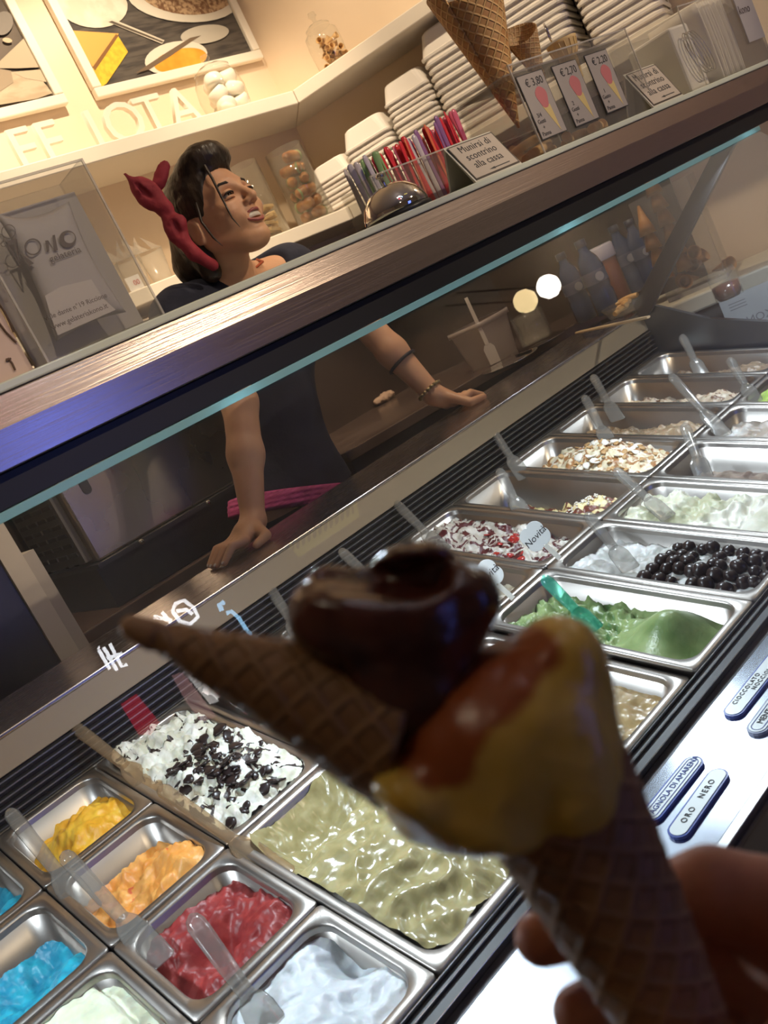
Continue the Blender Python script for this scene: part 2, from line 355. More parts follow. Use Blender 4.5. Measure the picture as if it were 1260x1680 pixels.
# front: rails, flavour strip, outer panel
M_rail = mat('rail_steel', (.55, .58, .62), .25, 1.)
M_rub = mat('rubber_channel', (.06, .065, .07), .45)
def fbar(v0, v1, h0, h1, name, m, bv=.0008):
    pts = [onpan(0, v, h) for v, h in ((v0, h0), (v1, h0), (v1, h1), (v0, h1))]
    return cpart(MB().prism([(p.y, p.z) for p in pts], X0, X1, 'x'), name, m, bv)
fbar(-.366, -.3645, -.03, .001, 'rail', M_rail); fbar(-.3755, -.367, -.03, -.004, 'channel', M_rub)
fbar(-.3775, -.376, -.03, .001, 'rail', M_rail); fbar(-.3925, -.378, -.03, -.003, 'channel', M_rub)
fbar(-.3945, -.393, -.03, .001, 'rail', M_rail); fbar(-.409, -.395, -.035, -.008, 'channel', M_dark)
ST0 = onpan(0, -.410, -.001); s6 = R_(6); SEY = Vector((0, math.cos(s6), math.sin(s6))); SNR = Vector((0, -math.sin(s6), math.cos(s6)))
def onstrip(x, v, h=0): return Vector((x, 0, 0)) + ST0 - SEY * v + SNR * h
pts = [onstrip(0, 0), onstrip(0, .115), onstrip(0, .115, -.012), onstrip(0, 0, -.012)]
M_strip = mat('strip_steel', (.44, .48, .55), .19, 1., stretch=(60, 2, 2), scale=20, rvar=.03)
cpart(MB().prism([(p.y, p.z) for p in pts], X0, X1, 'x'), 'flavour_strip', M_strip, .001)
pts = [onstrip(0, .116, .003), onstrip(0, .128, .003), onstrip(0, .128, -.02), onstrip(0, .116, -.02)]
cpart(MB().prism([(p.y, p.z) for p in pts], X0, X1, 'x'), 'strip_lip', M_rail, .001)
pf = onstrip(0, .129); cpart(MB().prism([(pf.y, pf.z - .004), (pf.y - .09, pf.z - .03), (pf.y - .09, .08), (pf.y, .08)], X0, X1, 'x'), 'front_panel', M_dark, .002)
pts = [onpan(0, -.372, -.135), onpan(0, .37, -.135), onpan(0, .37, -.15), onpan(0, -.372, -.15)]
cpart(MB().prism([(p.y, p.z) for p in pts], X0, X1, 'x'), 'well_floor', M_dark)
# ends
def endpoly(): return [(1.476, .1), (1.476, 1.03), (1.42, 1.03), (1.28, .945), (1.05, .86), (.55, .72), (.50, .1)]
cpart(MB().prism(endpoly(), X1, X1 + .012, 'x'), 'end_panel', mat('grey_end_steel', (.16, .18, .20), .3, .8), .001)
cpart(MB().prism(endpoly(), X0 - .012, X0, 'x'), 'end_panel', MATS['grey_end_steel'], .001)
for xs in (X1 - .02, X0 + .004):
    cpart(MB().prism([(1.452, 1.005), (1.452, 1.045), (1.052, 1.345), (1.052, 1.30), (1.425, 1.005)], xs, xs + .014, 'x'), 'canopy_strut', mat('strut_grey', (.07, .07, .075), .4, .5), .002)
# glass shelf on top of the canopy
M_gsh = mat('shelf_glass_edge', (.62, .66, .56), .12, alpha=1.)
gs = MB().box((X0, .997, 1.4205), (XE, 1.36, 1.4305)).build('glass_shelf', M_gsh); bevel(gs, .002)
tag(gs, 'long thin glass shelf lying on top of the steel canopy', 'shelf')
ZS = 1.4307

# ------------------------------------------------------------------ gelato pans
M_pan = mat('pan_steel', (.44, .41, .38), .36, 1., scale=9, rvar=.1)
def rrect(hx, hy, r, z, n=6):
    out = []
    for cx_, cy_, a0 in ((hx - r, hy - r, 0), (-hx + r, hy - r, 90), (-hx + r, -hy + r, 180), (hx - r, -hy + r, 270)):
        for k in range(n): a = R_(a0 + 90 * k / (n - 1)); out.append(Vector((cx_ + r * math.cos(a), cy_ + r * math.sin(a), z)))
    return out
def pan_mesh(wx, wy):
    hx, hy = wx / 2 - .0012, wy / 2 - .0012; mb = MB()
    mb.loft([rrect(hx, hy, .006, -.010), rrect(hx, hy, .006, -.001), rrect(hx - .001, hy - .001, .006, 0), rrect(hx - .012, hy - .012, .026, 0),
             rrect(hx - .014, hy - .014, .026, -.003), rrect(hx - .021, hy - .021, .026, -.118)], cap=False)
    n = 24; mb.add(rrect(hx - .021, hy - .021, .026, -.118), [tuple(range(n))])
    mb.loft([rrect(hx - .0225, hy - .0225, .026, -.120), rrect(hx - .015, hy - .015, .026, -.010), rrect(hx, hy, .006, -.010)], cap=False)
    me = bpy.data.meshes.new('pan'); me.from_pydata(mb.v, [], mb.f); me.polygons.foreach_set('use_smooth', mb.sm)
    me.materials.append(M_pan)
    bm = bmesh.new(); bm.from_mesh(me); bmesh.ops.remove_doubles(bm, verts=bm.verts, dist=1e-6); bm.to_mesh(me); bm.free()
    return me
PAN_FULL = pan_mesh(CW, RL); PAN_HALF = pan_mesh(CW, RL / 2)
def place(o, x, v, h=0):
    o.location = onpan(x, v, h); o.rotation_euler = (TILT, 0, 0); return o
def hfield(wx, wy, fn, nx=44, ny=80):
    """gelato surface: height field filling the inside of a pan, closed down to the bottom"""
    hx, hy = wx / 2 - .0165, wy / 2 - .0165; r = .024; V = []; F = []
    def pos(a, b):
        x, y = a * hx, b * hy; ex, ey = abs(x) - (hx - r), abs(y) - (hy - r)
        if ex > 0 and ey > 0:
            m_ = max(ex, ey); L_ = math.hypot(ex, ey); k = m_ / L_; x = math.copysign(hx - r + ex * k, x); y = math.copysign(hy - r + ey * k, y)
        return x, y
    for j in range(ny + 1):
        for i in range(nx + 1):
            x, y = pos(2 * i / nx - 1, 2 * j / ny - 1); z = max(-.112, min(.05, fn(x, y)))
            if z < 0:
                s = 1 - .05 * min(1., -z / .118); x *= s; y *= s
            V.append((x, y, z))
    for j in range(ny):
        for i in range(nx):
            a = j * (nx + 1) + i; F.append((a, a + 1, a + nx + 2, a + nx + 1))
    return V, F
FLAV = {}
def gelato(name, x, v, half, fn, m, label, group=None, nx=48, ny=90):
    V, F = hfield(CW, RL / 2 if half else RL, fn, nx, ny if not half else ny // 2 + 8)
    me = bpy.data.meshes.new(name); me.from_pydata(V, [], F); me.polygons.foreach_set('use_smooth', [True] * len(F)); me.update()
    o = link(name, me, m); place(o, x, v); tag(o, label, 'ice cream', group); return o
def fb(x, y, s, seed, oc=4): return noise.fractal(Vector((x * s + seed * 7.1, y * s - seed * 3.3, seed * 1.7)), .9, 2.1, oc)
def rg(x, y, s, seed): return 1 - 2 * abs(noise.noise(Vector((x * s + seed * 5.3, y * s + seed * 2.9, seed))))
def bump(x, y, cx_, cy_, rx, ry): return math.exp(-((x - cx_) / rx) ** 2 - ((y - cy_) / ry) ** 2)
def gmat(name, c1, c2, c3=None, scale=40, rough=.42, sss=.12, cmin=.42, cmax=.6, bumpv=.25, bs=160, c3min=.6, c3max=.64, c3scale=60, dist=1.2):
    """gelato: two close tones, and a third one (chips, sauce, nuts) in sharp patches"""
    m = bpy.data.materials.new(name); m.use_nodes = True; t = m.node_tree; p = t.nodes['Principled BSDF']
    p.inputs['Roughness'].default_value = rough; p.inputs['Subsurface Weight'].default_value = sss; p.inputs['Subsurface Scale'].default_value = .01
    tc = nd(t, 'ShaderNodeTexCoord'); nz = nd(t, 'ShaderNodeTexNoise'); nz.inputs['Scale'].default_value = scale; nz.inputs['Detail'].default_value = 4
    t.links.new(tc.outputs['Object'], nz.inputs[0]); r = nd(t, 'ShaderNodeValToRGB'); e = r.color_ramp.elements
    e[0].position, e[1].position = cmin, cmax; e[0].color = (*c1, 1); e[1].color = (*c2, 1); t.links.new(nz.outputs[0], r.inputs[0]); colout = r.outputs[0]
    if c3:
        n3 = nd(t, 'ShaderNodeTexNoise'); n3.inputs['Scale'].default_value = c3scale; n3.inputs['Detail'].default_value = 3; n3.inputs['Distortion'].default_value = dist
        t.links.new(tc.outputs['Object'], n3.inputs[0]); r3 = nd(t, 'ShaderNodeMapRange'); r3.inputs[1].default_value = c3min; r3.inputs[2].default_value = c3max
        t.links.new(n3.outputs[0], r3.inputs[0])
        mx_ = nd(t, 'ShaderNodeMix', data_type='RGBA'); t.links.new(r3.outputs[0], mx_.inputs[0]); t.links.new(colout, mx_.inputs[6]); mx_.inputs[7].default_value = (*c3, 1); colout = mx_.outputs[2]
    t.links.new(colout, p.inputs['Base Color'])
    nb = nd(t, 'ShaderNodeTexNoise'); nb.inputs['Scale'].default_value = bs; nb.inputs['Detail'].default_value = 4; t.links.new(tc.outputs['Object'], nb.inputs[0])
    bp = nd(t, 'ShaderNodeBump'); bp.inputs['Strength'].default_value = bumpv; bp.inputs['Distance'].default_value = .003; t.links.new(nb.outputs[0], bp.inputs['Height']); t.links.new(bp.outputs[0], p.inputs['Normal'])
    return m
def put_pan(k, row, half=None, label='', dh=0, dv=0):
    """row 0 = by the staff, 1 = by the customer; half 0 = upper half, 1 = lower half of the row"""
    x = CW * (k + .5); v0 = RL / 2 if row == 0 else -RL / 2
    if half is not None: v0 += RL / 4 if half == 0 else -RL / 4
    o = link('gelato_pan', PAN_FULL if half is None else PAN_HALF); place(o, x, v0 + dv, dh); tag(o, label, 'pan', 'steel gelato pans in the case'); return x, v0 + dv

# heights are relative to the rim; +y of a pan is towards the staff
def H_yellow(x, y): return -.040 + .036 * bump(x, y, .025, -.005, .055, .05) + .010 * fb(x, y, 40, 1) - .02 * (x < -.02) * (-.02 - x) / .04
def H_orange(x, y): return -.044 + .042 * bump(x, y, .055, -.03, .05, .05) + .02 * bump(x, y, .0, -.06, .06, .02) + .010 * fb(x, y, 45, 2)
def H_red(x, y):
    return -.030 + .022 * bump(x, y, .05, -.035, .045, .05) + .012 * bump(x, y, -.03, .05, .06, .04) - .032 * bump(x, y, -.005, .0, .035, .022) - .02 * bump(x, y, -.07, -.02, .02, .06) + .007 * fb(x, y, 45, 3) + .003 * rg(x, y, 60, 3)
def H_white(x, y): return -.016 + .018 * bump(x, y, -.03, -.01, .05, .07) - .028 * bump(x, y, .062, .02, .022, .03) + .005 * fb(x, y, 30, 4) + .004 * rg(x, y, 45, 4)
def H_lime(x, y): return -.014 + .014 * bump(x, y, .0, .02, .07, .06) - .01 * (x > .05) + .004 * fb(x, y, 35, 5) + .002 * rg(x, y, 60, 5)
def H_plum(x, y): return -.034 - .02 * bump(x, y, .03, .02, .05, .06) + .006 * fb(x, y, 60, 6)
def H_blue(x, y): return -.045 + .030 * bump(x, y, .05, -.055, .05, .04) - .03 * bump(x, y, .02, .03, .05, .04) + .008 * fb(x, y, 45, 7)
def H_strac(x, y):
    return -.010 + .030 * bump(x, y, .02, -.04, .07, .10) + .020 * bump(x, y, -.03, .12, .06, .05) - .02 * bump(x, y, -.07, .02, .02, .05) + .016 * fb(x, y, 32, 8, 5) + .006 * rg(x, y, 60, 8)
def H_pist(x, y):
    w_ = min(1., max(0., (.085 - y + .15 * x) / .02)); sw = .007 * rg(x + .3 * math.sin(y * 20) * .05, y, 22, 9) + .003 * rg(x, y, 48, 10)
    return (-.010 + .014 * bump(x, y, .0, -.05, .08, .09) + sw + .002 * fb(x, y, 60, 9)) * w_ + (1 - w_) * (-.044 + .036 * (abs(x) / .07) ** 3 + .034 * max(0, (y - .10) / .065) ** 2 + .004 * fb(x, y, 70, 9))
def H_pink(x, y): return -.004 + .034 * bump(x, y, -.01, .10, .07, .09) + .014 * fb(x, y, 40, 11)
def H_brown(x, y):
    w_ = min(1., max(0., (.06 - y) / .03)); return w_ * (-.026 + .016 * bump(x, y, -.015, -.04, .05, .07) - .02 * (x > .045) + .005 * fb(x, y, 30, 12)) + (1 - w_) * (-.075 + .006 * fb(x, y, 60, 12))
def H_green(x, y):
    sm_ = .050 * bump(x, y, .005, -.085, .055, .05) + .010 * max(0, 1 - abs((y + .10 - .3 * x) / .05)) * .5
    w_ = 1 / (1 + math.exp(-(y + .02) / .012))
    return -.042 + sm_ * (1 - .3 * w_) + w_ * (.018 * bump(x, y, -.06, .12, .06, .10) + .014 * fb(x, y, 42, 13, 5) + .008 * rg(x, y, 60, 13))
def H_black(x, y): return -.026 + .016 * bump(x, y, .0, -.08, .07, .09) + .012 * bump(x, y, -.04, .13, .05, .04) - .02 * bump(x, y, .03, .12, .03, .04) + .008 * fb(x, y, 36, 14)
def H_whgr(x, y): return -.024 + .028 * bump(x, y, .0, -.11, .09, .06) + .018 * bump(x, y, -.02, .12, .05, .05) + (.014 * fb(x, y, 36, 15) if y > -.06 else .004 * fb(x, y, 30, 15))
def H_brownempty(x, y): return -.060 + .044 * bump(x, y, .02, -.12, .09, .10) + .006 * fb(x, y, 45, 16)
def H_whbr(x, y): return -.030 + .034 * bump(x, y, .0, -.10, .08, .09) + .008 * fb(x, y, 36, 17)
def H_limegreen(x, y): return -.030 + .03 * bump(x, y, .0, .05, .07, .12) + .010 * fb(x, y, 40, 18)
def H_nov(x, y): return -.024 + .022 * bump(x, y, -.02, .11, .06, .06) - .016 * bump(x, y, .05, -.13, .05, .05) + .012 * fb(x, y, 42, 19)
def H_cherry(x, y): return -.070 + .056 * bump(x, y, .0, -.10, .09, .065) + .010 * fb(x, y, 42, 20) - .01 * (y > .02)
def H_nuts(x, y): return -.030 + .044 * bump(x, y, .0, -.03, .08, .11) + .010 * fb(x, y, 45, 21) - .02 * (y > .12)
def H_stripe(x, y): return -.050 + .030 * bump(x, y, .0, -.10, .09, .08) + .010 * fb(x, y, 38, 22)
def H_vanil(x, y): return -.040 + .03 * bump(x, y, .0, -.05, .08, .10) + .010 * fb(x, y, 38, 23)

G1 = 'gelato in the case'
def tub(k, row, half, fn, gm, what, **kw):
    x, v = put_pan(k, row, half, 'steel pan holding ' + what, **kw)
    return gelato('gelato', x, v, half is not None, fn, gm, what[0].upper() * 0 + what + ' in its steel pan')
tub(1, 0, 0, H_yellow, gmat('mango', (.86, .44, .03), (.95, .58, .06)), 'bright yellow mango gelato scooped low')
tub(1, 0, 1, H_orange, gmat('melon', (.80, .33, .06), (.90, .45, .12), (.75, .16, .06), c3min=.66, c3max=.70, c3scale=30), 'orange melon gelato with red flecks')
tub(1, 1, 0, H_red, gmat('strawberry', (.26, .022, .022), (.38, .045, .04)), 'red strawberry gelato with a scooped hollow')
tub(1, 1, 1, H_white, gmat('milk', (.72, .78, .82), (.84, .88, .92)), 'plain white milk gelato heaped to the rim')
tub(0, 1, 0, H_lime, gmat('lemon', (.76, .80, .58), (.84, .87, .68), sss=.2), 'pale lemon gelato with one red crumb')
tub(0, 1, 1, H_plum, gmat('blackcurrant', (.035, .010, .018), (.07, .018, .03)), 'dark plum blackcurrant gelato')
tub(0, 0, 0, H_blue, gmat('blue_b', (.01, .20, .34), (.02, .36, .52)), 'deep blue gelato at the vent side')
tub(0, 0, 1, H_blue, gmat('blue_a', (.01, .26, .42), (.02, .42, .58), (.8, .62, .1), c3min=.70, c3max=.72, c3scale=26), 'turquoise blue gelato with a yellow smear')
tub(2, 0, None, H_strac, gmat('stracciatella', (.62, .62, .50), (.82, .83, .78), (.030, .017, .014), c3min=.60, c3max=.63, c3scale=30, dist=1.6), 'white stracciatella gelato covered in dark chocolate flakes')
tub(2, 1, None, H_pist, gmat('pistachio', (.36, .31, .14), (.46, .40, .20), rough=.22, bumpv=.08), 'smooth khaki pistachio gelato with glossy swirls')
tub(3, 0, None, H_pink, gmat('pinkmilk', (.78, .60, .58), (.86, .78, .74), (.45, .04, .08), c3min=.60, c3max=.63, c3scale=44), 'pale pink gelato flecked with red fruit')
tub(3, 1, None, H_vanil, gmat('vanilla', (.70, .62, .40), (.78, .72, .5)), 'cream vanilla gelato behind the held cone')
tub(4, 0, None, H_nuts, gmat('torrone', (.62, .52, .36), (.74, .66, .50), (.25, .13, .06)), 'beige nougat gelato behind the chocolate scoop')
tub(5, 0, None, H_nov, gmat('biscuit', (.46, .38, .26), (.62, .55, .42), (.86, .80, .66), c3min=.6, c3max=.66), 'beige biscuit gelato beside the lower clover tag')
tub(4, 1, None, H_brown, gmat('hazelnut', (.36, .25, .11), (.46, .33, .16), rough=.25, bumpv=.1), 'caramel brown hazelnut gelato in a lowered pan', dh=-.0115, dv=.008)
tub(6, 0, None, H_nov, gmat('amarena', (.50, .45, .38), (.66, .62, .55), (.10, .018, .02), c3min=.50, c3max=.54, c3scale=26, dist=2), 'grey cream gelato with dark cherry sauce under the upper clover tag')
tub(5, 1, None, H_green, gmat('mint', (.15, .24, .08), (.34, .44, .19), rough=.32, scale=14, cmin=.35, cmax=.62), 'soft green mint gelato with a smooth mound')
tub(7, 0, None, H_cherry, gmat('zabaione', (.72, .58, .26), (.82, .72, .45), (.15, .04, .025), c3min=.48, c3max=.54, c3scale=30), 'yellow cream gelato with brown sauce and sugar pearls')
tub(6, 1, None, H_black, gmat('cookies', (.44, .44, .41), (.72, .72, .70), scale=25), 'grey white cream gelato under chocolate balls')
tub(8, 0, None, H_nuts, gmat('croccante', (.72, .62, .42), (.86, .80, .66), (.36, .17, .06), c3min=.50, c3max=.58, c3scale=36), 'cream gelato topped with brown chopped nuts')
tub(7, 1, None, H_whgr, gmat('almond', (.46, .46, .30), (.78, .76, .66), scale=9), 'pale greenish almond gelato heaped smooth at the glass side')
tub(9, 0, None, H_stripe, gmat('nocciolata', (.34, .24, .15), (.46, .34, .22), (.62, .52, .40)), 'light brown gelato with pale stripes in a half empty pan')
tub(8, 1, None, H_brownempty, gmat('cocoa', (.20, .14, .11), (.34, .26, .20)), 'greyish cocoa gelato nearly used up')
tub(10, 0, None, H_stripe, gmat('variegato', (.55, .44, .32), (.68, .58, .45), (.20, .11, .07), c3scale=50, c3min=.52, c3max=.58), 'beige gelato with thin chocolate ripples')
tub(9, 1, None, H_whbr, gmat('panna', (.44, .36, .29), (.78, .78, .76), scale=12), 'white cream gelato with a brown ripple')
tub(11, 0, None, H_stripe, gmat('moka', (.22, .15, .10), (.30, .22, .15)), 'dull brown gelato in the pan at the end panel')
tub(10, 1, None, H_limegreen, gmat('applegreen', (.40, .58, .10), (.52, .70, .18)), 'bright apple green gelato')
tub(11, 1, None, H_vanil, gmat('coffee', (.24, .15, .08), (.32, .21, .12)), 'coffee brown gelato at the glass side of the end panel')
tub(-1, 0, None, H_nuts, gmat('rice', (.62, .56, .44), (.74, .68, .56)), 'ivory rice gelato at the far end from the waffle cones')
tub(-1, 1, None, H_vanil, gmat('peach', (.80, .48, .24), (.86, .56, .32)), 'peach coloured gelato beside the pale lemon one')
# ------------------------------------------------------------------ toppings on the gelato
def topping(par, spots, me, name, m, rnd=True, label=None):
    for (x, y, z, s) in spots:
        o = link(name, me, m, par); o.location = (x, y, z); o.scale = (s, s, s * random.uniform(.8, 1.1))
        if rnd: o.rotation_euler = (random.uniform(-.6, .6), random.uniform(-.6, .6), random.uniform(0, 6))
        if label: o['label'] = label
def ico(sub=2):
    bm = bmesh.new(); bmesh.ops.create_icosphere(bm, subdivisions=sub, radius=1.); me = bpy.data.meshes.new('blob'); bm.to_mesh(me); bm.free()
    me.polygons.foreach_set('use_smooth', [True] * len(me.polygons)); return me
GEL = {o['label']: o for o in bpy.data.objects if o.name.startswith('gelato') and 'ice' in str(o.get('category'))}
def gel(k):
    return next(o for l, o in GEL.items() if k in l)
M_choc = mat('dark_chocolate', (.022, .013, .012), .30)
ball = ico(3)
for v_ in ball.vertices:
    d = 1 + .10 * noise.noise(v_.co * 2.2); v_.co *= d
random.seed(3)
par = gel('chocolate balls'); spots = []
for a in range(5):
    for b in range(9):
        x = -.052 + a * .026 + random.uniform(-.005, .005); y = -.155 + b * .021 + random.uniform(-.005, .005)
        if random.random() < .08: continue
        spots.append((x, y, H_black(x, y) + .005, random.uniform(.010, .0135)))
topping(par, spots, ball, 'chocolate_ball', M_choc, True)
flake = ico(2)
for v_ in flake.vertices: v_.co.z *= .28; v_.co.x *= 1 + .5 * noise.noise(v_.co * 1.7); v_.co.y *= 1 + .4 * noise.noise(v_.co * 1.3 + Vector((3, 1, 2)))
par = gel('stracciatella'); spots = []
for i in range(105):
    x = random.gauss(.0, .032); y = random.gauss(-.045, .05); x = max(-.06, min(.06, x)); y = max(-.15, min(.12, y)); spots.append((x, y, H_strac(x, y) + .002, random.uniform(.004, .0125)))
topping(par, spots, flake, 'chocolate_flake', M_choc)
M_pearl = mat('sugar_pearl', (.75, .70, .62), .3); par = gel('sugar pearls'); spots = []
for i in range(60):
    x = random.gauss(.0, .022); y = random.gauss(-.085, .02); spots.append((x, y, H_cherry(x, y) + .003, .0026))
topping(par, spots, ico(1), 'sugar_pearl', M_pearl)
M_cher = mat('candied_cherry', (.42, .03, .025), .18, coat=.5); par = gel('dark cherry sauce'); spots = []
for i in range(16):
    x = random.uniform(-.05, .05); y = random.uniform(-.11, .05); spots.append((x, y, H_nov(x, y) + .003, random.uniform(.005, .009)))
topping(par, spots, flake, 'cherry_piece', M_cher)
M_nut = mat('roast_nut', (.40, .20, .07), .5, col2=(.62, .42, .2), scale=60); par = gel('brown chopped nuts'); spots = []
for i in range(60):
    x = random.uniform(-.06, .06); y = random.gauss(-.03, .06); spots.append((x, y, H_nuts(x, y) + .003, random.uniform(.004, .008)))
topping(par, spots, flake, 'nut_piece', M_nut)
M_wht = mat('cream_bit', (.82, .78, .70), .5); spots = []
for i in range(26):
    x = random.uniform(-.06, .06); y = random.gauss(-.06, .06); spots.append((x, y, H_nuts(x, y) + .004, random.uniform(.006, .011)))
topping(par, spots, flake, 'cream_flake', M_wht)
par = gel('one red crumb'); topping(par, [(.055, -.03, H_lime(.055, -.03) + .003, .008)], flake, 'red_crumb', M_cher)

# ------------------------------------------------------------------ spatulas
M_spat = clear('clear_plastic', (.78, .77, .75), .10, .16, 1.75, (.62, .60, .56))
M_spat_amber = clear('amber_plastic', (.82, .72, .58), .10, .18, 1.75, (.66, .50, .34))
M_spat_green = clear('green_plastic', (.50, .85, .74), .12, .30, 1.5, (.10, .55, .42))
def spatula(tp, bp, h, label, m=None, blade=True, hb=-.012, wd=.0108):
    m = m or M_spat; a = PP(tp[0], tp[1], h); b = PP(bp[0], bp[1], hb)
    d = (b - a); L_ = d.length; d.normalize()
    o = empty('gelato_spatula', b); tag(o, label, 'spatula', 'clear spatulas in the gelato')
    side = d.cross(PNRM).normalized(); nn_ = side.cross(d)
    mb = MB(); rings = []; hl = L_ * .62
    for t_, w_, th in ((0, .25, .5), (.02, .75, .9), (.06, 1.0, 1.0), (.25, 1.0, .95), (.6, .92, .9), (.85, .82, .8), (1, .78, .7)):
        c_ = a - b + d * (hl * t_ if t_ > .06 else .012 * t_ / .06)
        rings.append([c_ + side * (wd * w_ * math.cos(q)) + nn_ * (wd * .72 * th * math.sin(q)) for q in [2 * math.pi * i / 12 for i in range(12)]])
    mb.loft(rings).build('handle', m, o)
    if blade:
        mb = MB(); rings = []
        for t_, w_, th in ((0, .85, .5), (.12, 1.35, .25), (.3, 1.6, .16), (.95, 1.6, .12), (1.0, 1.3, .1)):
            c_ = a - b + d * (hl + (L_ - hl) * t_)
            rings.append([c_ + side * (wd * w_ * math.cos(q)) + nn_ * (wd * th * math.sin(q)) for q in [2 * math.pi * i / 12 for i in range(12)]])
        mb.loft(rings).build('blade', m, o)
    return o
SP_ = [((120, 1190), (262, 1300), .055, 'amber tinted clear spatula stuck into the stracciatella by the vent', M_spat_amber),
       ((14, 1330), (150, 1500), .045, 'clear spatula lying between the blue and the bright yellow gelato', None),
       ((104, 1400), (268, 1580), .040, 'clear spatula lying across the orange melon gelato pan edge', None),
       ((262, 1292), (470, 1440), .030, 'reddish smeared spatula on the divider between stracciatella and pistachio', M_spat_amber),
       ((312, 1502), (470, 1720), .060, 'clear spatula with a long handle over the red strawberry gelato', None),
       ((433, 950), (505, 1060), .070, 'clear spatula leaning at the vent behind the pink gelato', None),
       ((558, 902), (650, 990), .060, 'clear spatula half hidden by the chocolate scoop', None),
       ((648, 824), (730, 905), .060, 'clear spatula in the beige biscuit gelato by the vent', None),
       ((800, 695), (862, 785), .075, 'cracked clear spatula leaning over the vent by the nut topped gelato', None),
       ((818, 770), (860, 848), .050, 'clear spatula in the emptied part of the zabaione pan', None),
       ((972, 616), (1014, 690), .060, 'clear spatula in the pale striped brown gelato by the vent', None),
       ((958, 650), (1004, 735), .060, 'clear spatula standing behind the chopped nuts', None),
       ((1100, 615), (1190, 715), .070, 'long clear spatula over the white and brown cream gelato', None),
       ((1122, 695), (1156, 785), .065, 'clear spatula in the nearly used up cocoa gelato', None),
       ((1008, 770), (1098, 850), .055, 'clear spatula in the pale almond gelato', None),
       ((962, 842), (1036, 935), .055, 'clear spatula in the grey cream beside the chocolate balls', None),
       ((890, 946), (978, 1035), .055, 'green tinted spatula in the mint gelato', M_spat_green),
       ((1118, 550), (1152, 615), .060, 'clear spatula in the pan beside the grey end panel', None),
       ((1196, 588), (1240, 660), .060, 'clear spatula in the bright apple green gelato', None)]
for a, b, h, l, m in SP_: spatula(a, b, h, l, m)

# ------------------------------------------------------------------ flavour labels and clover tags
M_lab = mat('label_white', (.82, .90, .90), .35); M_blue = mat('label_blue', (.05, .09, .36), .35); M_ink = mat('ink', (.03, .03, .035), .6); M_inkb = mat('blue_ink', (.05, .08, .30), .6)
def stad(L_, W_, n=8):
    r = W_ / 2; return [(L_ / 2 - r + r * math.cos(R_(-90 + 180 * i / n)), r * math.sin(R_(-90 + 180 * i / n))) for i in range(n + 1)] + \
        [(-L_ / 2 + r + r * math.cos(R_(90 + 180 * i / n)), r * math.sin(R_(90 + 180 * i / n))) for i in range(n + 1)]
def flabel(p0, p1, wd, lines, label, ink=None, ring=False, sp=1.0, size=.0105, back=None):
    a = PL(p0[0], p0[1], SNR, ST0 + SNR * .004); b = PL(p1[0], p1[1], SNR, ST0 + SNR * .004); c_ = (a + b) / 2; L_ = (b - a).length + .012
    ang = math.atan2((b - a).dot(SEY), (b - a).x)
    o = empty('flavour_label', c_ - SNR * .004); o.rotation_euler = (s6, 0, 0); tag(o, label, 'label')
    Z = Matrix.Rotation(ang * .5, 4, 'Z')
    MB().prism(stad(L_ + .004, wd + .005), .0002, .004, 'z', Z).build('backing', back or M_blue, o)
    MB().prism(stad(L_ - .001, wd), .004, .0048, 'z', Z).build('plate', M_lab, o)
    if ring:
        mb = MB(); o1 = stad(L_ - .006, wd - .005); o2 = stad(L_ - .008, wd - .007); n = len(o1)
        mb.add([Z @ Vector((*p, .0051)) for p in o1 + o2], [(i, (i + 1) % n, n + (i + 1) % n, n + i) for i in range(n)]); mb.build('border_line', M_inkb, o)
    for i, ln in enumerate(lines):
        text_mesh(ln[0], ln[2] if len(ln) > 2 else size, 'lettering', ink or M_ink, o, Z @ Matrix.Translation((ln[1], ((len(lines) - 1) / 2 - i) * size * 1.05, .0052)), spacing=sp)
    return o
flabel((1066, 1338), (1140, 1248), .019, [('SPAGNOLA DI AMARENA', 0)], 'white flavour label reading SPAGNOLA DI AMARENA with blue border', M_inkb, True, size=.0095)
flabel((1112, 1365), (1178, 1268), .019, [('ORO   NERO', 0)], 'white flavour label reading ORO NERO', None, False, 1.35, size=.0095)
flabel((1200, 1168), (1276, 1076), .020, [('CIOCCOLATO', -.014), ('NOCCIOLA', .012)], 'white flavour label reading CIOCCOLATO NOCCIOLA', None, False, 1.3, size=.0082)
flabel((1240, 1196), (1312, 1100), .020, [('MENTA', -.032)], 'white flavour label reading MENTA with grey border', None, True, size=.0105, back=mat('label_grey', (.32, .36, .50), .4))
def clover(px, py, h, label):
    c_ = PP(px, py, h); o = empty('clover_tag', c_); tag(o, label, 'tag')
    to = (CAM - c_).normalized(); right = Vector((1, 0, 0)); right = (right - to * right.dot(to)).normalized(); up = to.cross(right)
    Mx = frame((0, 0, 0), right, up) @ Matrix.Rotation(R_(8), 4, 'Z'); r = .0155; pts = []
    for i in range(96):
        a = 2 * math.pi * i / 96; rr = r * (1.25 + .42 * abs(math.cos(2 * (a - R_(45)))) ** .6); pts.append((rr * math.cos(a), rr * math.sin(a)))
    bevel(MB().prism(pts, -.001, .001, 'z', Mx).build('card', mat('tag_card', (.92, .95, .95), .5), o), .0003, 1)
    MB().prism([(-.004, -.022), (.004, -.022), (.0045, -.055), (-.0045, -.055)], -.0012, .0002, 'z', Mx).build('stick', mat('tag_stick', (.85, .82, .74), .4), o)
    text_mesh('Novità', .0165, 'lettering', M_ink, o, Mx @ Matrix.Translation((-.001, -.001, .0013)), shear=.2); return o
clover(878, 880, .045, 'white clover shaped Novità tag in the dark cherry gelato')
clover(800, 944, .045, 'white clover shaped Novità tag half hidden by the chocolate scoop')
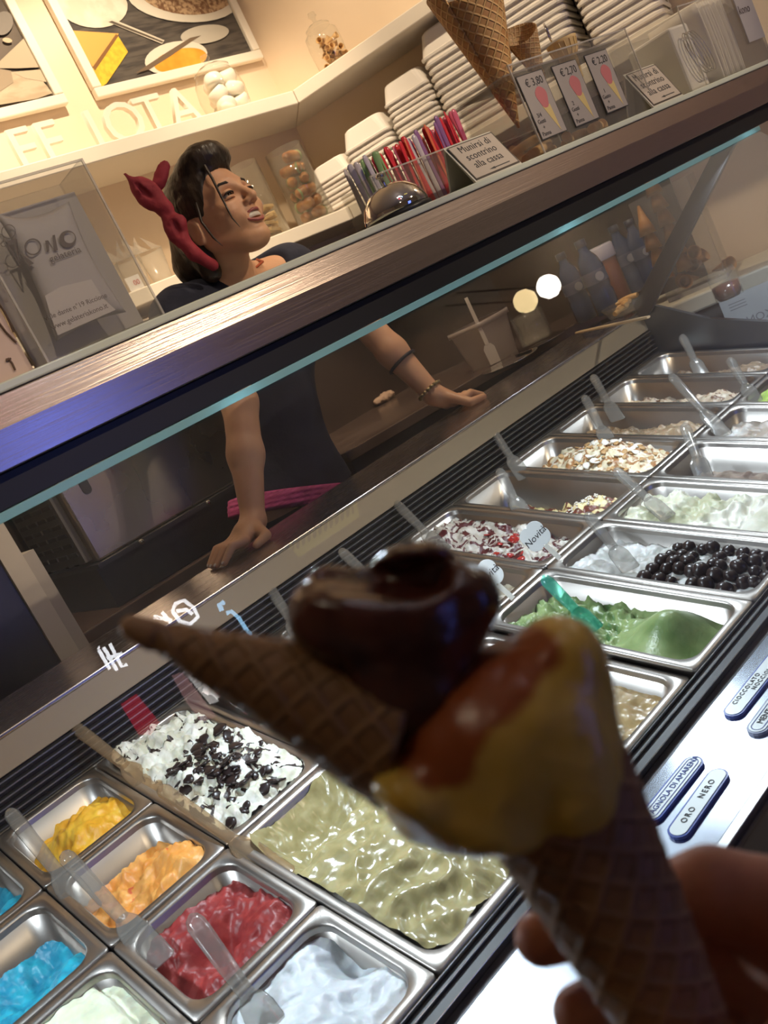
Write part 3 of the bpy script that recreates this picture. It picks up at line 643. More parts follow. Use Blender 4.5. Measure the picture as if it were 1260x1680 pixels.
# ------------------------------------------------------------------ things standing on the glass shelf
M_chrome = mat('chrome', (.75, .73, .70), .06, 1.); M_plex = clear('acrylic', (.95, .95, .94), .05, .05, 1.49, (.85, .82, .78)); M_plexe = clear('acrylic_edge', (.88, .88, .86), .1, .35, 1.49, (.85, .80, .74))
M_card = mat('sign_card', (.52, .45, .38), .6); M_sil = mat('sign_side', (.62, .60, .52), .5); M_paper = mat('white_paper', (.80, .76, .72), .7)
def YB(px, py, y): return PY(px, py, y)
# service bell
bx_ = YB(652, 350, 1.062); bell = empty('service_bell', (bx_.x, 1.062, ZS)); tag(bell, 'shiny chrome service bell at the shelf edge', 'bell')
MB().lathe([(.0, 0), (.054, 0), (.056, .003), (.055, .008), (.047, .012), (.0, .013)], 32).build('base', M_black, bell)
MB().lathe([(.0525, .010), (.0535, .013), (.052, .020), (.046, .034), (.034, .046), (.018, .053), (.006, .055), (.0, .055)], 40).build('dome', M_chrome, bell)
MB().lathe([(.003, .054), (.003, .066), (.0065, .067), (.0075, .071), (.005, .074), (.0, .075)], 16).build('button', M_chrome, bell)
# tent signs
def tent(pts, label):
    """pts: TL TR BR BL of the front face in the photograph"""
    yb, yr = 1.004, 1.036
    BL = YB(*pts[3], yb); BR = YB(*pts[2], yb); TL = YB(*pts[0], yr); TR = YB(*pts[1], yr)
    x0 = (BL.x + TL.x) / 2; x1 = (BR.x + TR.x) / 2; zt = (TL.z + TR.z) / 2; h = zt - ZS
    o = empty('tent_sign', ((x0 + x1) / 2, yr, ZS)); tag(o, label, 'sign'); w_ = (x1 - x0) / 2
    MB().prism([(yb - yr, 0), (0.002, h), (.03, 0), (.027, 0), (.0, h - .006), (yb - yr + .004, 0)], -w_, w_, 'x').build('tent', M_sil, o)
    Mx = frame((0, yb - yr, 0), (1, 0, 0), (0, yr - yb, h)); sl = math.hypot(h, yr - yb)
    MB().prism([(-w_ + .004, .003), (w_ - .002, .003), (w_ - .002, sl - .003), (-w_ + .004, sl - .003)], .0002, .0008, 'z', Mx).build('border', mat('sign_border', (.06, .045, .035), .6), o)
    MB().prism([(-w_ + .006, .006), (w_ - .005, .006), (w_ - .005, sl - .005), (-w_ + .006, sl - .005)], .0008, .0012, 'z', Mx).build('card', M_card, o)
    s = sl / 5.6
    for i, ln in enumerate(('Munirsi di', 'scontrino', 'alla cassa')):
        text_mesh(ln, s * 1.35, 'lettering', M_ink, o, Mx @ Matrix.Translation((.0, sl * (.80 - .22 * i), .0014)), spacing=1.05)
    ar = [(-.4, 0), (-.18, .16), (-.18, .06), (.4, .06), (.4, -.06), (-.18, -.06), (-.18, -.16)]
    MB().prism([(p[0] * w_ * 1.1 + w_ * .2, p[1] * s + sl * .15) for p in ar], .0012, .0014, 'z', Mx).build('arrow', M_ink, o)
    return o
tent(((732, 240), (810, 214), (850, 266), (775, 297)), 'small tent sign Munirsi di scontrino alla cassa beside the spoons')
tent(((1033, 120), (1078, 101), (1113, 150), (1062, 176)), 'small tent sign Munirsi di scontrino alla cassa between price cards and napkins')
def plexbox(name, x0, x1, y0, y1, z1, label, cat='box', th=.003, top=False):
    o = empty(name, ((x0 + x1) / 2, (y0 + y1) / 2, ZS)); tag(o, label, cat); h = z1 - ZS; w_ = (x1 - x0) / 2; d = (y1 - y0) / 2
    for nm, lo, hi in (('front_panel', (-w_, -d, 0), (w_, -d + th, h)), ('rear_panel', (-w_, d - th, 0), (w_, d, h)), ('side_panel', (-w_, -d + th, 0), (-w_ + th, d - th, h)), ('side_panel', (w_ - th, -d + th, 0), (w_, d - th, h)), ('floor_panel', (-w_ + th, -d + th, 0), (w_ - th, d - th, th))):
        MB().box(lo, hi).build(nm, M_plex, o)
    mb = MB()
    for sx in (-w_, w_): mb.box((sx - .0012, -d - .0012, 0), (sx + .0012, -d + .0012, h))
    mb.box((-w_, -d - .0012, h - .0025), (w_, -d + .0012, h)); mb.build('polished_edge', M_plexe, o)
    return o, w_, d, h
# spoons in a clear holder
xa = YB(592, 300, 1.14).x; xb = YB(752, 235, 1.16).x
hold, w_, d_, h_ = plexbox('spoon_holder', xa, xb, 1.115, 1.20, ZS + .085, 'clear acrylic holder packed with coloured plastic spoons', 'holder')
def spoon_mesh():
    mb = MB(); rings = []
    for z, w2, t2 in ((0, .0042, .0014), (.002, .0052, .0016), (.06, .0046, .0014), (.095, .0052, .0014), (.105, .0060, .0016), (.112, .0056, .0016), (.116, .0034, .0012), (.117, .0006, .0005)):
        rings.append([Vector((w2 * math.cos(q), t2 * math.sin(q), z)) for q in [2 * math.pi * i / 10 for i in range(10)]])
    mb.loft(rings); me = bpy.data.meshes.new('spoon'); me.from_pydata(mb.v, [], mb.f); me.polygons.foreach_set('use_smooth', mb.sm); return me
SPN = {}
def spoon_me(c_):
    if c_ not in SPN:
        me = spoon_mesh(); cols = {'red': (.80, .05, .07), 'orange': (.86, .20, .10), 'green': (.32, .50, .22), 'purple': (.34, .16, .36), 'clear': (.66, .60, .66), 'pink': (.82, .18, .28)}
        me.materials.append(mat('spoon_' + c_, cols[c_], .18, trans=.15, ior=1.4)); SPN[c_] = me
    return SPN[c_]
random.seed(5)
seq = ['clear', 'clear', 'green', 'green', 'green', 'red', 'red', 'pink', 'red', 'orange', 'red', 'clear', 'clear', 'purple', 'red', 'orange', 'red', 'purple', 'purple', 'red', 'red', 'red', 'pink', 'pink']
for r in range(3):
    for i, c_ in enumerate(seq):
        f = (i + .5) / len(seq); pt = PY(592 + (748 - 592) * f, 268 - (268 - 183) * f + (14 if c_ in ('clear', 'green') and f < .3 else 0), 1.15)
        o = link('plastic_spoon', spoon_me(c_)); dz = max(.003, pt.z - ZS - .117 + random.uniform(-.004, .003) - .004 * r)
        o.location = (xa + .006 + (xb - xa - .012) * f, 1.127 + .026 * r, ZS + dz); o.rotation_euler = (random.uniform(-.05, .05), random.uniform(-.07, .07), random.uniform(-.6, .6))
        if dz > .02: o.scale = (1, 1, (dz + .117) / .117); o.location.z = ZS + .003
        tag(o, {'clear': 'colourless', 'green': 'green', 'red': 'red', 'orange': 'orange', 'purple': 'purple', 'pink': 'pink'}[c_] + ' translucent plastic spoon standing in the clear holder', 'spoon', c_ + ' spoons in the clear holder')
# price box with cones
pb, w_, d_, h_ = plexbox('price_box', 1.388, 1.765, 1.016, 1.150, 1.588, 'clear acrylic cone stand with three price cards on its front', 'stand')
MB().box((-w_ + .003, -d_ + .02, h_ - .012), (w_ - .003, d_ - .003, h_ - .009)).build('cone_shelf', M_plexe, pb)
M_cg = mat('card_grey', (.36, .32, .30), .6); M_pk = mat('card_pink', (.52, .16, .17), .6); M_yl = mat('card_yellow', (.62, .48, .20), .6)
def pcard(c4, price, ln):
    P = [PY(p[0], p[1], 1.013) for p in c4]; x0 = (P[0].x + P[3].x) / 2; x1 = (P[1].x + P[2].x) / 2; z1 = (P[0].z + P[1].z) / 2; z0 = (P[2].z + P[3].z) / 2
    o = empty('price_card', ((x0 + x1) / 2, 1.0135, z0)); w2, h2 = (x1 - x0) / 2, z1 - z0
    tag(o, 'grey price card with a pink cone picture, ' + {'3/4': 'the one priced three eighty', '2': 'the one priced two seventy', '1': 'the one priced two twenty'}[ln], 'card')
    Mx = frame((0, 0, 0), (1, 0, 0), (0, 0, 1))
    MB().prism([(-w2, 0), (w2, 0), (w2, h2), (-w2, h2)], -.0006, .0008, 'z', Mx).build('border', M_ink, o)
    MB().prism([(-w2 + .0015, .0015), (w2 - .0015, .0015), (w2 - .0015, h2 - .0015), (-w2 + .0015, h2 - .0015)], .0008, .0012, 'z', Mx).build('card', M_cg, o)
    text_mesh(price, .019, 'price', M_ink, o, Mx @ Matrix.Translation((.004, h2 * .85, .0014)))
    MB().prism([(-.002, h2 * .47), (.020, h2 * .47), (.022, h2 * .04)], .0012, .0015, 'z', Mx).build('printed_cone', M_yl, o)
    mb = MB(); mb.prism([(.008 + .015 * math.cos(a) * (1 + .15 * math.sin(3 * a)), h2 * .60 + h2 * .17 * math.sin(a)) for a in [2 * math.pi * i / 20 for i in range(20)]], .0012, .0016, 'z', Mx); mb.build('printed_scoops', M_pk, o)
    for i, t_ in enumerate((ln, 'Gusti' if ln != '1' else 'Gusto', '+', 'Panna')): text_mesh(t_, .0105, 'lettering', M_ink, o, Mx @ Matrix.Translation((-w2 * .52, h2 * (.36 - .095 * i), .0014)))
pcard(((848.6, 124), (891, 113.6), (929, 216), (886, 231)), '€ 3,80', '3/4')
pcard(((905, 109), (945, 96), (982, 194), (944, 209.5)), '€ 2,70', '2')
pcard(((957, 91), (995, 80), (1029.5, 173), (997, 187)), '€ 2,20', '1')
# waffle: diamond or square ridges as bump + geometry on a rolled cone
def waffle_mat(name, c1, c2, cell, strength=1.):
    m = bpy.data.materials.new(name); m.use_nodes = True; t = m.node_tree; p = t.nodes['Principled BSDF']; p.inputs['Roughness'].default_value = .55
    uv = nd(t, 'ShaderNodeUVMap'); sx = nd(t, 'ShaderNodeSeparateXYZ'); t.links.new(uv.outputs[0], sx.inputs[0])
    def ridge(o_):
        a = nd(t, 'ShaderNodeMath', operation='MULTIPLY'); a.inputs[1].default_value = 1 / cell; t.links.new(o_, a.inputs[0])
        f = nd(t, 'ShaderNodeMath', operation='PINGPONG'); f.inputs[1].default_value = .5; t.links.new(a.outputs[0], f.inputs[0])
        g = nd(t, 'ShaderNodeMapRange'); g.inputs[1].default_value = .05; g.inputs[2].default_value = .17; g.inputs[3].default_value = 1; g.inputs[4].default_value = 0; t.links.new(f.outputs[0], g.inputs[0]); return g.outputs[0]
    mx_ = nd(t, 'ShaderNodeMath', operation='MAXIMUM'); t.links.new(ridge(sx.outputs[0]), mx_.inputs[0]); t.links.new(ridge(sx.outputs[1]), mx_.inputs[1])
    nz = nd(t, 'ShaderNodeTexNoise'); nz.inputs['Scale'].default_value = 30; tc = nd(t, 'ShaderNodeTexCoord'); t.links.new(tc.outputs['Object'], nz.inputs[0])
    r = nd(t, 'ShaderNodeValToRGB'); e = r.color_ramp.elements; e[0].color = (*c1, 1); e[1].color = (*c2, 1); e[0].position = .1
    ad = nd(t, 'ShaderNodeMath', operation='MULTIPLY_ADD'); ad.inputs[1].default_value = .5; t.links.new(mx_.outputs[0], ad.inputs[0]); t.links.new(nz.outputs[0], ad.inputs[2])
    t.links.new(ad.outputs[0], r.inputs[0]); e[0].position = .40; e[1].position = .95; t.links.new(r.outputs[0], p.inputs['Base Color'])
    bp = nd(t, 'ShaderNodeBump'); bp.inputs['Strength'].default_value = strength; bp.inputs['Distance'].default_value = .0025; t.links.new(mx_.outputs[0], bp.inputs['Height']); t.links.new(bp.outputs[0], p.inputs['Normal'])
    return m
def rolled_cone(name, tip, top, r, m, parent=None, wrap=1.2, rot=0., cut=.28, seg=56, nz=22, ridge=0., cell=.012, facing=None):
    """a rolled wafer: spiral sheet with a slanted rim; returns the object (mesh origin at the tip)"""
    tip = Vector(tip); top = Vector(top); ax = (top - tip); L_ = ax.length; ax.normalize()
    f = Vector(facing or (0, -1, 0)); f = (f - ax * f.dot(ax)).normalized(); Mx = frame((0, 0, 0), ax.cross(f) * -1, f)  # z = axis or its opposite
    e1 = f; e2 = ax.cross(f).normalized(); V = []; UV = []; half = math.atan2(r, L_)
    for j in range(nz + 1):
        for i in range(seg + 1):
            a = wrap * 2 * math.pi * i / seg; sl = L_ * (1 - cut * (.5 - .5 * math.cos(a / wrap + .9)) * .9); t_ = .02 + .98 * j / nz; s = t_ * sl
            ro = math.tan(half) * s * (1.0 + .05 * a / (2 * math.pi)) + .0012 * a / (2 * math.pi)
            u_ = s * math.cos(a * math.sin(half) + .4); v_ = s * math.sin(a * math.sin(half) + .4)
            if ridge:
                pu = abs(((u_ / cell) % 1) - .5); pv = abs(((v_ / cell) % 1) - .5); k = max(0, 1 - min(.5 - pu, .5 - pv) / .14) if min(.5 - pu, .5 - pv) < .14 else 0; ro += ridge * k
            q = a + rot; V.append(ax * s + e1 * (ro * math.cos(q)) + e2 * (ro * math.sin(q))); UV.append((u_, v_))
    F = [(j * (seg + 1) + i, j * (seg + 1) + i + 1, (j + 1) * (seg + 1) + i + 1, (j + 1) * (seg + 1) + i) for j in range(nz) for i in range(seg)]
    me = bpy.data.meshes.new(name); me.from_pydata([tuple(v) for v in V], [], F); me.polygons.foreach_set('use_smooth', [True] * len(F))
    ul = me.uv_layers.new(name='UVMap')
    for lp in me.loops: ul.data[lp.index].uv = UV[lp.vertex_index]
    o = link(name, me, m, parent); o.location = tip; sd = o.modifiers.new('thick', 'SOLIDIFY'); sd.thickness = .0022; return o
M_waf = waffle_mat('waffle', (.46, .21, .065), (.76, .47, .19), .0135)
M_waf2 = waffle_mat('waffle_small', (.48, .26, .11), (.74, .50, .25), .008)
o = rolled_cone('waffle_cone', PY(853, 214, 1.085), PY(760, -25, 1.10), .066, M_waf, rot=R_(200), cut=.2); tag(o, 'giant honey brown waffle cone standing in the clear cone stand', 'waffle cone')
o = rolled_cone('waffle_cone', PY(898, 150, 1.085), PY(845, 35, 1.085), .036, M_waf2, rot=R_(150), cut=.35); tag(o, 'pale medium waffle cone with a pointed rim in the clear cone stand', 'waffle cone')
ct = PY(920, 68, 1.08); cupc = empty('cup_cone', (ct.x, 1.08, ct.z - .075)); tag(cupc, 'small pale cup cone with ribbed sides in the clear cone stand', 'wafer cup'); M_cup = mat('wafer', (.70, .48, .20), .6, col2=(.76, .55, .27), scale=30)
MB().lathe([(.014, 0), (.016, .02), (.019, .045), (.024, .050), (.028, .070), (.030, .075), (.028, .0755), (.026, .070), (.017, .045), (.013, .004), (.0, .003)], 32).build('cup', M_cup, cupc)
mb = MB()
for i in range(16):
    a = 2 * math.pi * i / 16; mb.tube([(.0185 * math.cos(a), .0185 * math.sin(a), .042), (.0245 * math.cos(a), .0245 * math.sin(a), .052), (.0285 * math.cos(a), .0285 * math.sin(a), .070)], .0012, 5)
mb.build('rib', M_cup, cupc)
c_ = PY(898, 52, 1.10); rg_ = [(c_.x + .008 * math.cos(a) , 1.10 + .004 * math.cos(a), c_.z - .002 + .017 * math.sin(a)) for a in [2 * math.pi * i / 24 for i in range(25)]]
o = MB().tube([Vector(p) - Vector((c_.x, 1.10, c_.z - .06)) for p in rg_] , .0016, 6).build('wire_ring', M_chrome); o.location = (c_.x, 1.10, c_.z - .06); tag(o, 'thin metal wire loop beside the small cup cone', 'wire')
# wafers lying in the box and the tray beside it
M_bis = mat('biscuit_wafer', (.66, .38, .15), .6, col2=(.74, .48, .22), scale=40)
x0 = PY(800, 255, 1.24).x; tr, w_, d_, h_ = plexbox('wafer_tray', x0 - .04, x0 + .20, 1.215, 1.33, ZS + .075, 'low clear tray of rolled wafers behind the tent sign', 'tray')
random.seed(11)
wme = None
for i in range(11):
    ln = .085; mb = MB(); mb.tube([(-ln / 2, 0, 0), (-ln / 4, 0, .002), (0, 0, .003), (ln / 4, 0, .002), (ln / 2, 0, 0)], [.009, .0095, .009, .0085, .007], 10)
    if wme is None: o = mb.build('rolled_wafer', M_bis); wme = o.data
    else: o = link('rolled_wafer', wme)
    o.location = (x0 - .0 + .16 * ((i * .37) % 1) + .01, 1.235 + .07 * ((i * .61) % 1), ZS + .016 + .019 * (i // 4)); o.rotation_euler = (0, random.uniform(-.2, .2), random.uniform(-.5, .5))
    tag(o, 'golden rolled wafer lying in the low clear tray', 'wafer', 'rolled wafers in the clear tray')
for i in range(6):
    o = link('rolled_wafer', wme); o.location = (1.45 + .05 * i, 1.075 + .02 * (i % 2), ZS + .014); o.rotation_euler = (0, .1 * (i % 3 - 1), .25 * (i % 3 - 1) + .3)
    tag(o, 'golden rolled wafer on the floor of the clear cone stand', 'wafer', 'rolled wafers in the cone stand')
# big clear dispenser with a printed bag, left
M_bag = mat('bag_paper', (.44, .41, .42), .55); M_bagw = mat('bag_fold', (.56, .51, .50), .5); M_logo = mat('logo_print', (.10, .075, .075), .7)
xl = PY(73, 586, 1.012).x; kb, w_, d_, h_ = plexbox('bag_dispenser', xl, .578, 1.010, 1.085, 1.628, 'tall clear acrylic dispenser with a printed gelateria bag inside', 'dispenser')
MB().box((-w_ + .004, .008, .003), (w_ - .004, .014, h_ - .02)).build('backing_sheet', mat('grey_sheet', (.40, .37, .37), .6), kb)
bag = empty('paper_bag', (kb.location.x, 1.028, ZS + .003)); tag(bag, 'grey white paper bag printed KONO gelateria inside the clear dispenser', 'bag')
def bagpt(a, b):
    """a,b in 0..1 over the bag face, from four photographed corners"""
    TL, TR, BR, BL = (-8, 350), (113, 330), (207, 512), (92, 560)
    x = (TL[0] * (1 - a) + TR[0] * a) * (1 - b) + (BL[0] * (1 - a) + BR[0] * a) * b; y = (TL[1] * (1 - a) + TR[1] * a) * (1 - b) + (BL[1] * (1 - a) + BR[1] * a) * b
    y += -18 * math.sin(math.pi * a) * 0 + 16 * math.sin(math.pi * a) * (1 - b) - 10 * math.sin(math.pi * a) * b * .8; x += (10 * math.sin(math.pi * b)) * (1 - a) - 10 * math.sin(math.pi * b) * a
    P = PY(x, y, 1.026); e = min(a, 1 - a, b, 1 - b); return P + Vector((0, -.009 * min(1, e * 6) ** .5, 0))
N = 20; V = [bagpt(i / N, j / N) - bag.location for j in range(N + 1) for i in range(N + 1)]
mb = MB(); mb.add(V, [(j * (N + 1) + i, j * (N + 1) + i + 1, (j + 1) * (N + 1) + i + 1, (j + 1) * (N + 1) + i) for j in range(N) for i in range(N)], True); bo = mb.build('bag', M_bag, bag); sd = bo.modifiers.new('t', 'SOLIDIFY'); sd.thickness = .002
def bagM(px, py, size=1., y=1.0145):
    c_ = PY(px, py, y); return Matrix.Translation(c_ - bag.location) @ frame((0, 0, 0), (1, 0, 0), (0, 0, 1))
# logo: K drawn as a cone with three scoops, then ONO and gelateria
def pxpoly(pts, y=1.0142): return [(lambda q: (q.x - bag.location.x, q.z - bag.location.z))(PY(p[0], p[1], y)) for p in pts]
def print_poly(pts, name, m, par, yy, y=1.0142):
    q = pxpoly(pts, y); mb = MB(); mb.add([(p[0], yy, p[1]) for p in q], [tuple(range(len(q)))]); return mb.build(name, m, par)
yy = 1.0142 - bag.location.y
def ringpoly(cx_, cy_, r0, r1, n=24, dx=0, dy=0):
    mb = MB(); o1 = pxpoly([(cx_ + r0 * math.cos(2 * math.pi * i / n), cy_ + r0 * math.sin(2 * math.pi * i / n)) for i in range(n)]); o2 = pxpoly([(cx_ + dx + r1 * math.cos(2 * math.pi * i / n), cy_ + dy + r1 * math.sin(2 * math.pi * i / n)) for i in range(n)])
    mb.add([(p[0], yy, p[1]) for p in o1 + o2], [(i, (i + 1) % n, n + (i + 1) % n, n + i) for i in range(n)]); return mb
for a in ((54, 405, 14, 11.5, 0, 0), (111, 392, 14, 9, 3, -2)): ringpoly(a[0], a[1], a[2], a[3], 24, a[4], a[5]).build('lettering', M_logo, bag)
for a in ((14, 380, 12, 10.6), (-2, 392, 9, 7.8), (6, 400, 5, 4)): ringpoly(*a).build('logo_scoop', M_logo, bag)
print_poly([(8, 398), (26, 390), (29, 404), (32, 434), (27, 418), (22, 398), (14, 402)], 'logo_cone', M_logo, bag, yy)
print_poly([(33, 415), (38, 418), (56, 432), (48, 436)], 'logo_stem', M_logo, bag, yy); print_poly([(26, 392), (28, 392), (33, 433), (32, 434)], 'logo_cone', M_logo, bag, yy); print_poly([(8, 396), (10, 396), (33, 432), (32, 435)], 'logo_cone', M_logo, bag, yy)
print_poly([(74, 395), (79, 394), (88, 409), (86, 386), (90, 385), (95, 410), (90, 412), (80, 400), (81, 412), (77, 414)], 'lettering', M_logo, bag, yy)
bx0 = bagM(107, 417); text_mesh('gelateria', .0112, 'lettering', M_logo, bag, bx0, extrude=.0001, spacing=1.05)
text_mesh('viale dante n°19 Riccione', .0080, 'lettering', M_logo, bag, bagM(125, 503), extrude=.0001); text_mesh('www.gelateriakono.it', .0086, 'lettering', M_logo, bag, bagM(131, 519), extrude=.0001)
print_poly([(74, 485), (100, 470), (150, 458), (170, 490), (190, 508), (95, 550), (84, 520)], 'shiny_label', M_bagw, bag, 1.0146 - bag.location.y)
# pink menu card left of it
xr = PY(66, 590, 1.012).x - .006; mc = empty('menu_card', (xr - .10, 1.03, ZS)); tag(mc, 'pinkish upright menu card with brown line drawing beside the bag dispenser', 'card')
MB().box((-.10, -.002, 0), (.10, .002, .125)).build('card', mat('pink_card', (.60, .45, .38), .6), mc)
def mpt(px, py): q = PY(px, py, 1.026); return q - mc.location
for pl_ in ([(-10, 490), (8, 512), (22, 545)], [(-5, 525), (10, 545), (27, 562)], [(10, 590), (14, 588), (20, 596), (25, 607)], [(10, 592), (18, 588)]): MB().tube([mpt(*p) for p in pl_], .0011, 5).build('drawn_line', mat('brown_ink', (.12, .07, .05), .7), mc)
# napkins box at the right end
nb_, w_, d_, h_ = plexbox('napkin_box', 1.985, 2.30, 1.02, 1.20, 1.60, 'clear acrylic box of white napkins at the end of the shelf', 'box')
blk = MB().box((2.0, 1.06, ZS + .004), (2.08, 1.17, 1.575)).build('napkin_block', M_paper); bevel(blk, .006); tag(blk, 'thick white napkin block in the clear end box', 'napkins')
for i in range(4):
    c_ = Vector((2.035 + .012 * i, 1.045, 1.505)); o = MB().tube([(.020 * math.cos(a), .004 * math.sin(a), .048 * math.sin(a)) for a in [2 * math.pi * k / 32 for k in range(33)]], .0011, 6).build('wire_ring', M_chrome)
    o.location = c_; o.rotation_euler = (0, -.25, 0); tag(o, 'thin metal ring of the coil leaning on the napkin block', 'wire', 'metal rings by the napkins')
nme = None
for i in range(9):
    if nme is None:
        V = []; N1 = 8
        for j in range(N1 + 1):
            for k in range(N1 + 1): a, b = k / N1, j / N1; V.append((-.002 + .006 * math.sin(b * 3 + a * 2) + .002 * math.sin(9 * a), (a - .5) * .12, b * .165))
        mb = MB(); mb.add(V, [(j * (N1 + 1) + k, j * (N1 + 1) + k + 1, (j + 1) * (N1 + 1) + k + 1, (j + 1) * (N1 + 1) + k) for j in range(N1) for k in range(N1)], True); o = mb.build('paper_napkin', mat('napkin', (.76, .70, .62), .8)); o.modifiers.new('t', 'SOLIDIFY').thickness = .004; nme = o
    else: o = copy_tree(nme)
    o.location = (2.105 + .0125 * i, 1.10, ZS + .004); o.rotation_euler = (0, .02 * (i % 3 - 1), .1 * (i % 2)); tag(o, 'folded cream napkin standing upright in the clear end box', 'napkin', 'upright napkins in the end box')
nc = empty('printed_card', (2.235, 1.016, ZS + .05)); tag(nc, 'grey card printed KONO at the end of the napkin box', 'card')
MB().box((-.02, -.001, 0), (.06, .001, .11)).build('card', M_bag, nc); text_mesh('kono', .026, 'lettering', M_logo, nc, Matrix.Translation((.008, -.0014, .07)) @ frame((0, 0, 0), (1, 0, 0), (0, 0, 1)), shear=.2)
# ------------------------------------------------------------------ back wall: pictures, letters, jars
M_frame = mat('white_frame', (.84, .78, .66), .5)
def poly_on(pts, y, th, name, m, root, z=0):
    """flat piece parallel to the back wall from photographed points"""
    q = [PY(p[0], p[1], y) - root.location for p in pts]; mb = MB(); n = len(q); yy_ = y - root.location.y
    mb.add([(p.x, yy_, p.z) for p in q] + [(p.x, yy_ + th, p.z) for p in q], [tuple(range(n))] + [(i, (i + 1) % n, n + (i + 1) % n, n + i) for i in range(n)]); return mb.build(name, m, root)
def ell(cx_, cy_, a, b, rot, n=28, a0=0, a1=360): return [(cx_ + a * math.cos(R_(t_)) * math.cos(R_(rot)) - b * math.sin(R_(t_)) * math.sin(R_(rot)), cy_ + a * math.cos(R_(t_)) * math.sin(R_(rot)) + b * math.sin(R_(t_)) * math.cos(R_(rot))) for t_ in [a0 + (a1 - a0) * i / n for i in range(n)]]
def picture(x0, x1, z0, z1, label, wd=.030):
    o = empty('framed_picture', ((x0 + x1) / 2, BW - .005, z0)); tag(o, label, 'picture'); w_, h = (x1 - x0) / 2, z1 - z0
    for lo, hi in (((-w_, -.025, 0), (w_, 0, wd)), ((-w_, -.025, h - wd), (w_, 0, h)), ((-w_, -.025, wd), (-w_ + wd, 0, h - wd)), ((w_ - wd, -.025, wd), (w_, 0, h - wd))):
        bevel(MB().box(lo, hi).build('frame_bar', M_frame, o), .004)
    return o, w_, h
a = PY(162, 160, BW - .03); b = PY(434, 94, BW - .03)
fr, w_, h = picture(a.x, b.x, (a.z + b.z) / 2, (a.z + b.z) / 2 + .52, 'white framed food picture with cake slice and bowl of orange sauce')
MB().box((-w_ + .03, -.012, .03), (w_ - .03, -.008, h - .03)).build('print', mat('print_dark', (.045, .038, .035), .6, col2=(.10, .085, .07), scale=9, stretch=(1, 1, 8)), fr)
PYf = BW - .0185; PI = [0]
def art(pts, nm, m):
    PI[0] += 1; zb = fr.location.z + .031
    y = PYf - .0003 * PI[0]; q = [PY(p[0], p[1], y) for p in pts]; x0, x1, z1 = fr.location.x - w_ + .031, fr.location.x + w_ - .031, fr.location.z + h - .031
    q = [Vector((min(max(p.x, x0), x1), y, min(max(p.z, zb), z1))) - fr.location for p in q]; mb = MB(); n = len(q); mb.add([tuple(p) for p in q], [tuple(range(n))]); return mb.build(nm, m, fr)
art([(118, 50), (195, 55), (152, 110), (125, 78)], 'printed_cake', mat('p_crust', (.72, .38, .09), .6)); art([(152, 112), (192, 56), (210, 85), (175, 137), (165, 145)], 'printed_cake', mat('p_sponge', (.78, .52, .04), .6, col2=(.66, .40, .03), scale=60))
art([(152, 110), (190, 56), (195, 58), (156, 116)], 'printed_crust', mat('p_brown', (.22, .10, .03), .6))
art(ell(150, 5, 60, 40, 10), 'printed_flour_bowl', mat('p_flour', (.62, .56, .44), .7, col2=(.72, .66, .54), scale=20))
art([(172, 34), (182, 30), (270, 66), (266, 72)], 'printed_whisk', mat('p_handle', (.60, .54, .44), .4)); art([(178, 36), (184, 34), (268, 68), (266, 70)], 'printed_whisk', mat('p_dk', (.10, .08, .06), .4))
art(ell(300, -4, 92, 40, 5), 'printed_pie_dish', mat('p_dish', (.70, .65, .54), .6)); art(ell(305, -16, 80, 40, 5), 'printed_pie', mat('p_pie', (.20, .10, .05), .7, col2=(.55, .38, .22), scale=90))
art(ell(336, 56, 40, 15, -8), 'printed_dish_foot', mat('p_foot', (.50, .46, .38), .6))
art(ell(289, 95, 52, 27, -10), 'printed_bowl', mat('p_bowl', (.72, .66, .55), .6)); art(ell(296, 99, 44, 19, -12), 'printed_sauce', mat('p_sauce', (.80, .30, .03), .4, col2=(.84, .40, .05), scale=14))
art([(222, 120), (240, 108), (275, 85), (312, 62), (330, 58), (314, 68), (280, 92), (245, 114)], 'printed_vanilla_pod', mat('p_pod', (.16, .11, .07), .6))
b = PY(114, 168, BW - .03)
fr2, w2, h2 = picture(b.x - .55, b.x, b.z, b.z + .56, 'white framed picture of folded beige cloth and coins')
MB().box((-w2 + .03, -.012, .03), (w2 - .03, -.008, h2 - .03)).build('print', mat('print_wood', (.10, .075, .055), .6, col2=(.16, .12, .09), scale=6), fr2)
fr, w_, h = fr2, w2, h2
art([(-60, 150), (-60, 105), (20, 118), (60, 120), (98, 150), (60, 162), (-20, 175)], 'printed_cloth', mat('p_cloth', (.46, .36, .24), .7, col2=(.58, .47, .33), scale=12, stretch=(1, 1, 3)))
art([(-40, 95), (0, 100), (45, 62), (72, 92), (75, 108), (30, 112), (-20, 112)], 'printed_cloth', mat('p_cloth2', (.50, .40, .28), .7)); art([(20, 118), (75, 112), (95, 128), (88, 132), (40, 128)], 'printed_cloth', mat('p_cloth3', (.54, .44, .31), .7))
art([(-5, 112), (18, 116), (22, 135), (0, 150), (-15, 130)], 'printed_cloth', mat('p_cloth4', (.36, .28, .19), .7)); art(ell(5, 38, 16, 20, 20), 'printed_glass', mat('p_glass', (.22, .19, .16), .4)); art(ell(12, 66, 8, 4, 10), 'printed_coin', mat('p_coin', (.55, .43, .28), .5))
M_letter = mat('letter_white', (.82, .74, .62), .6)
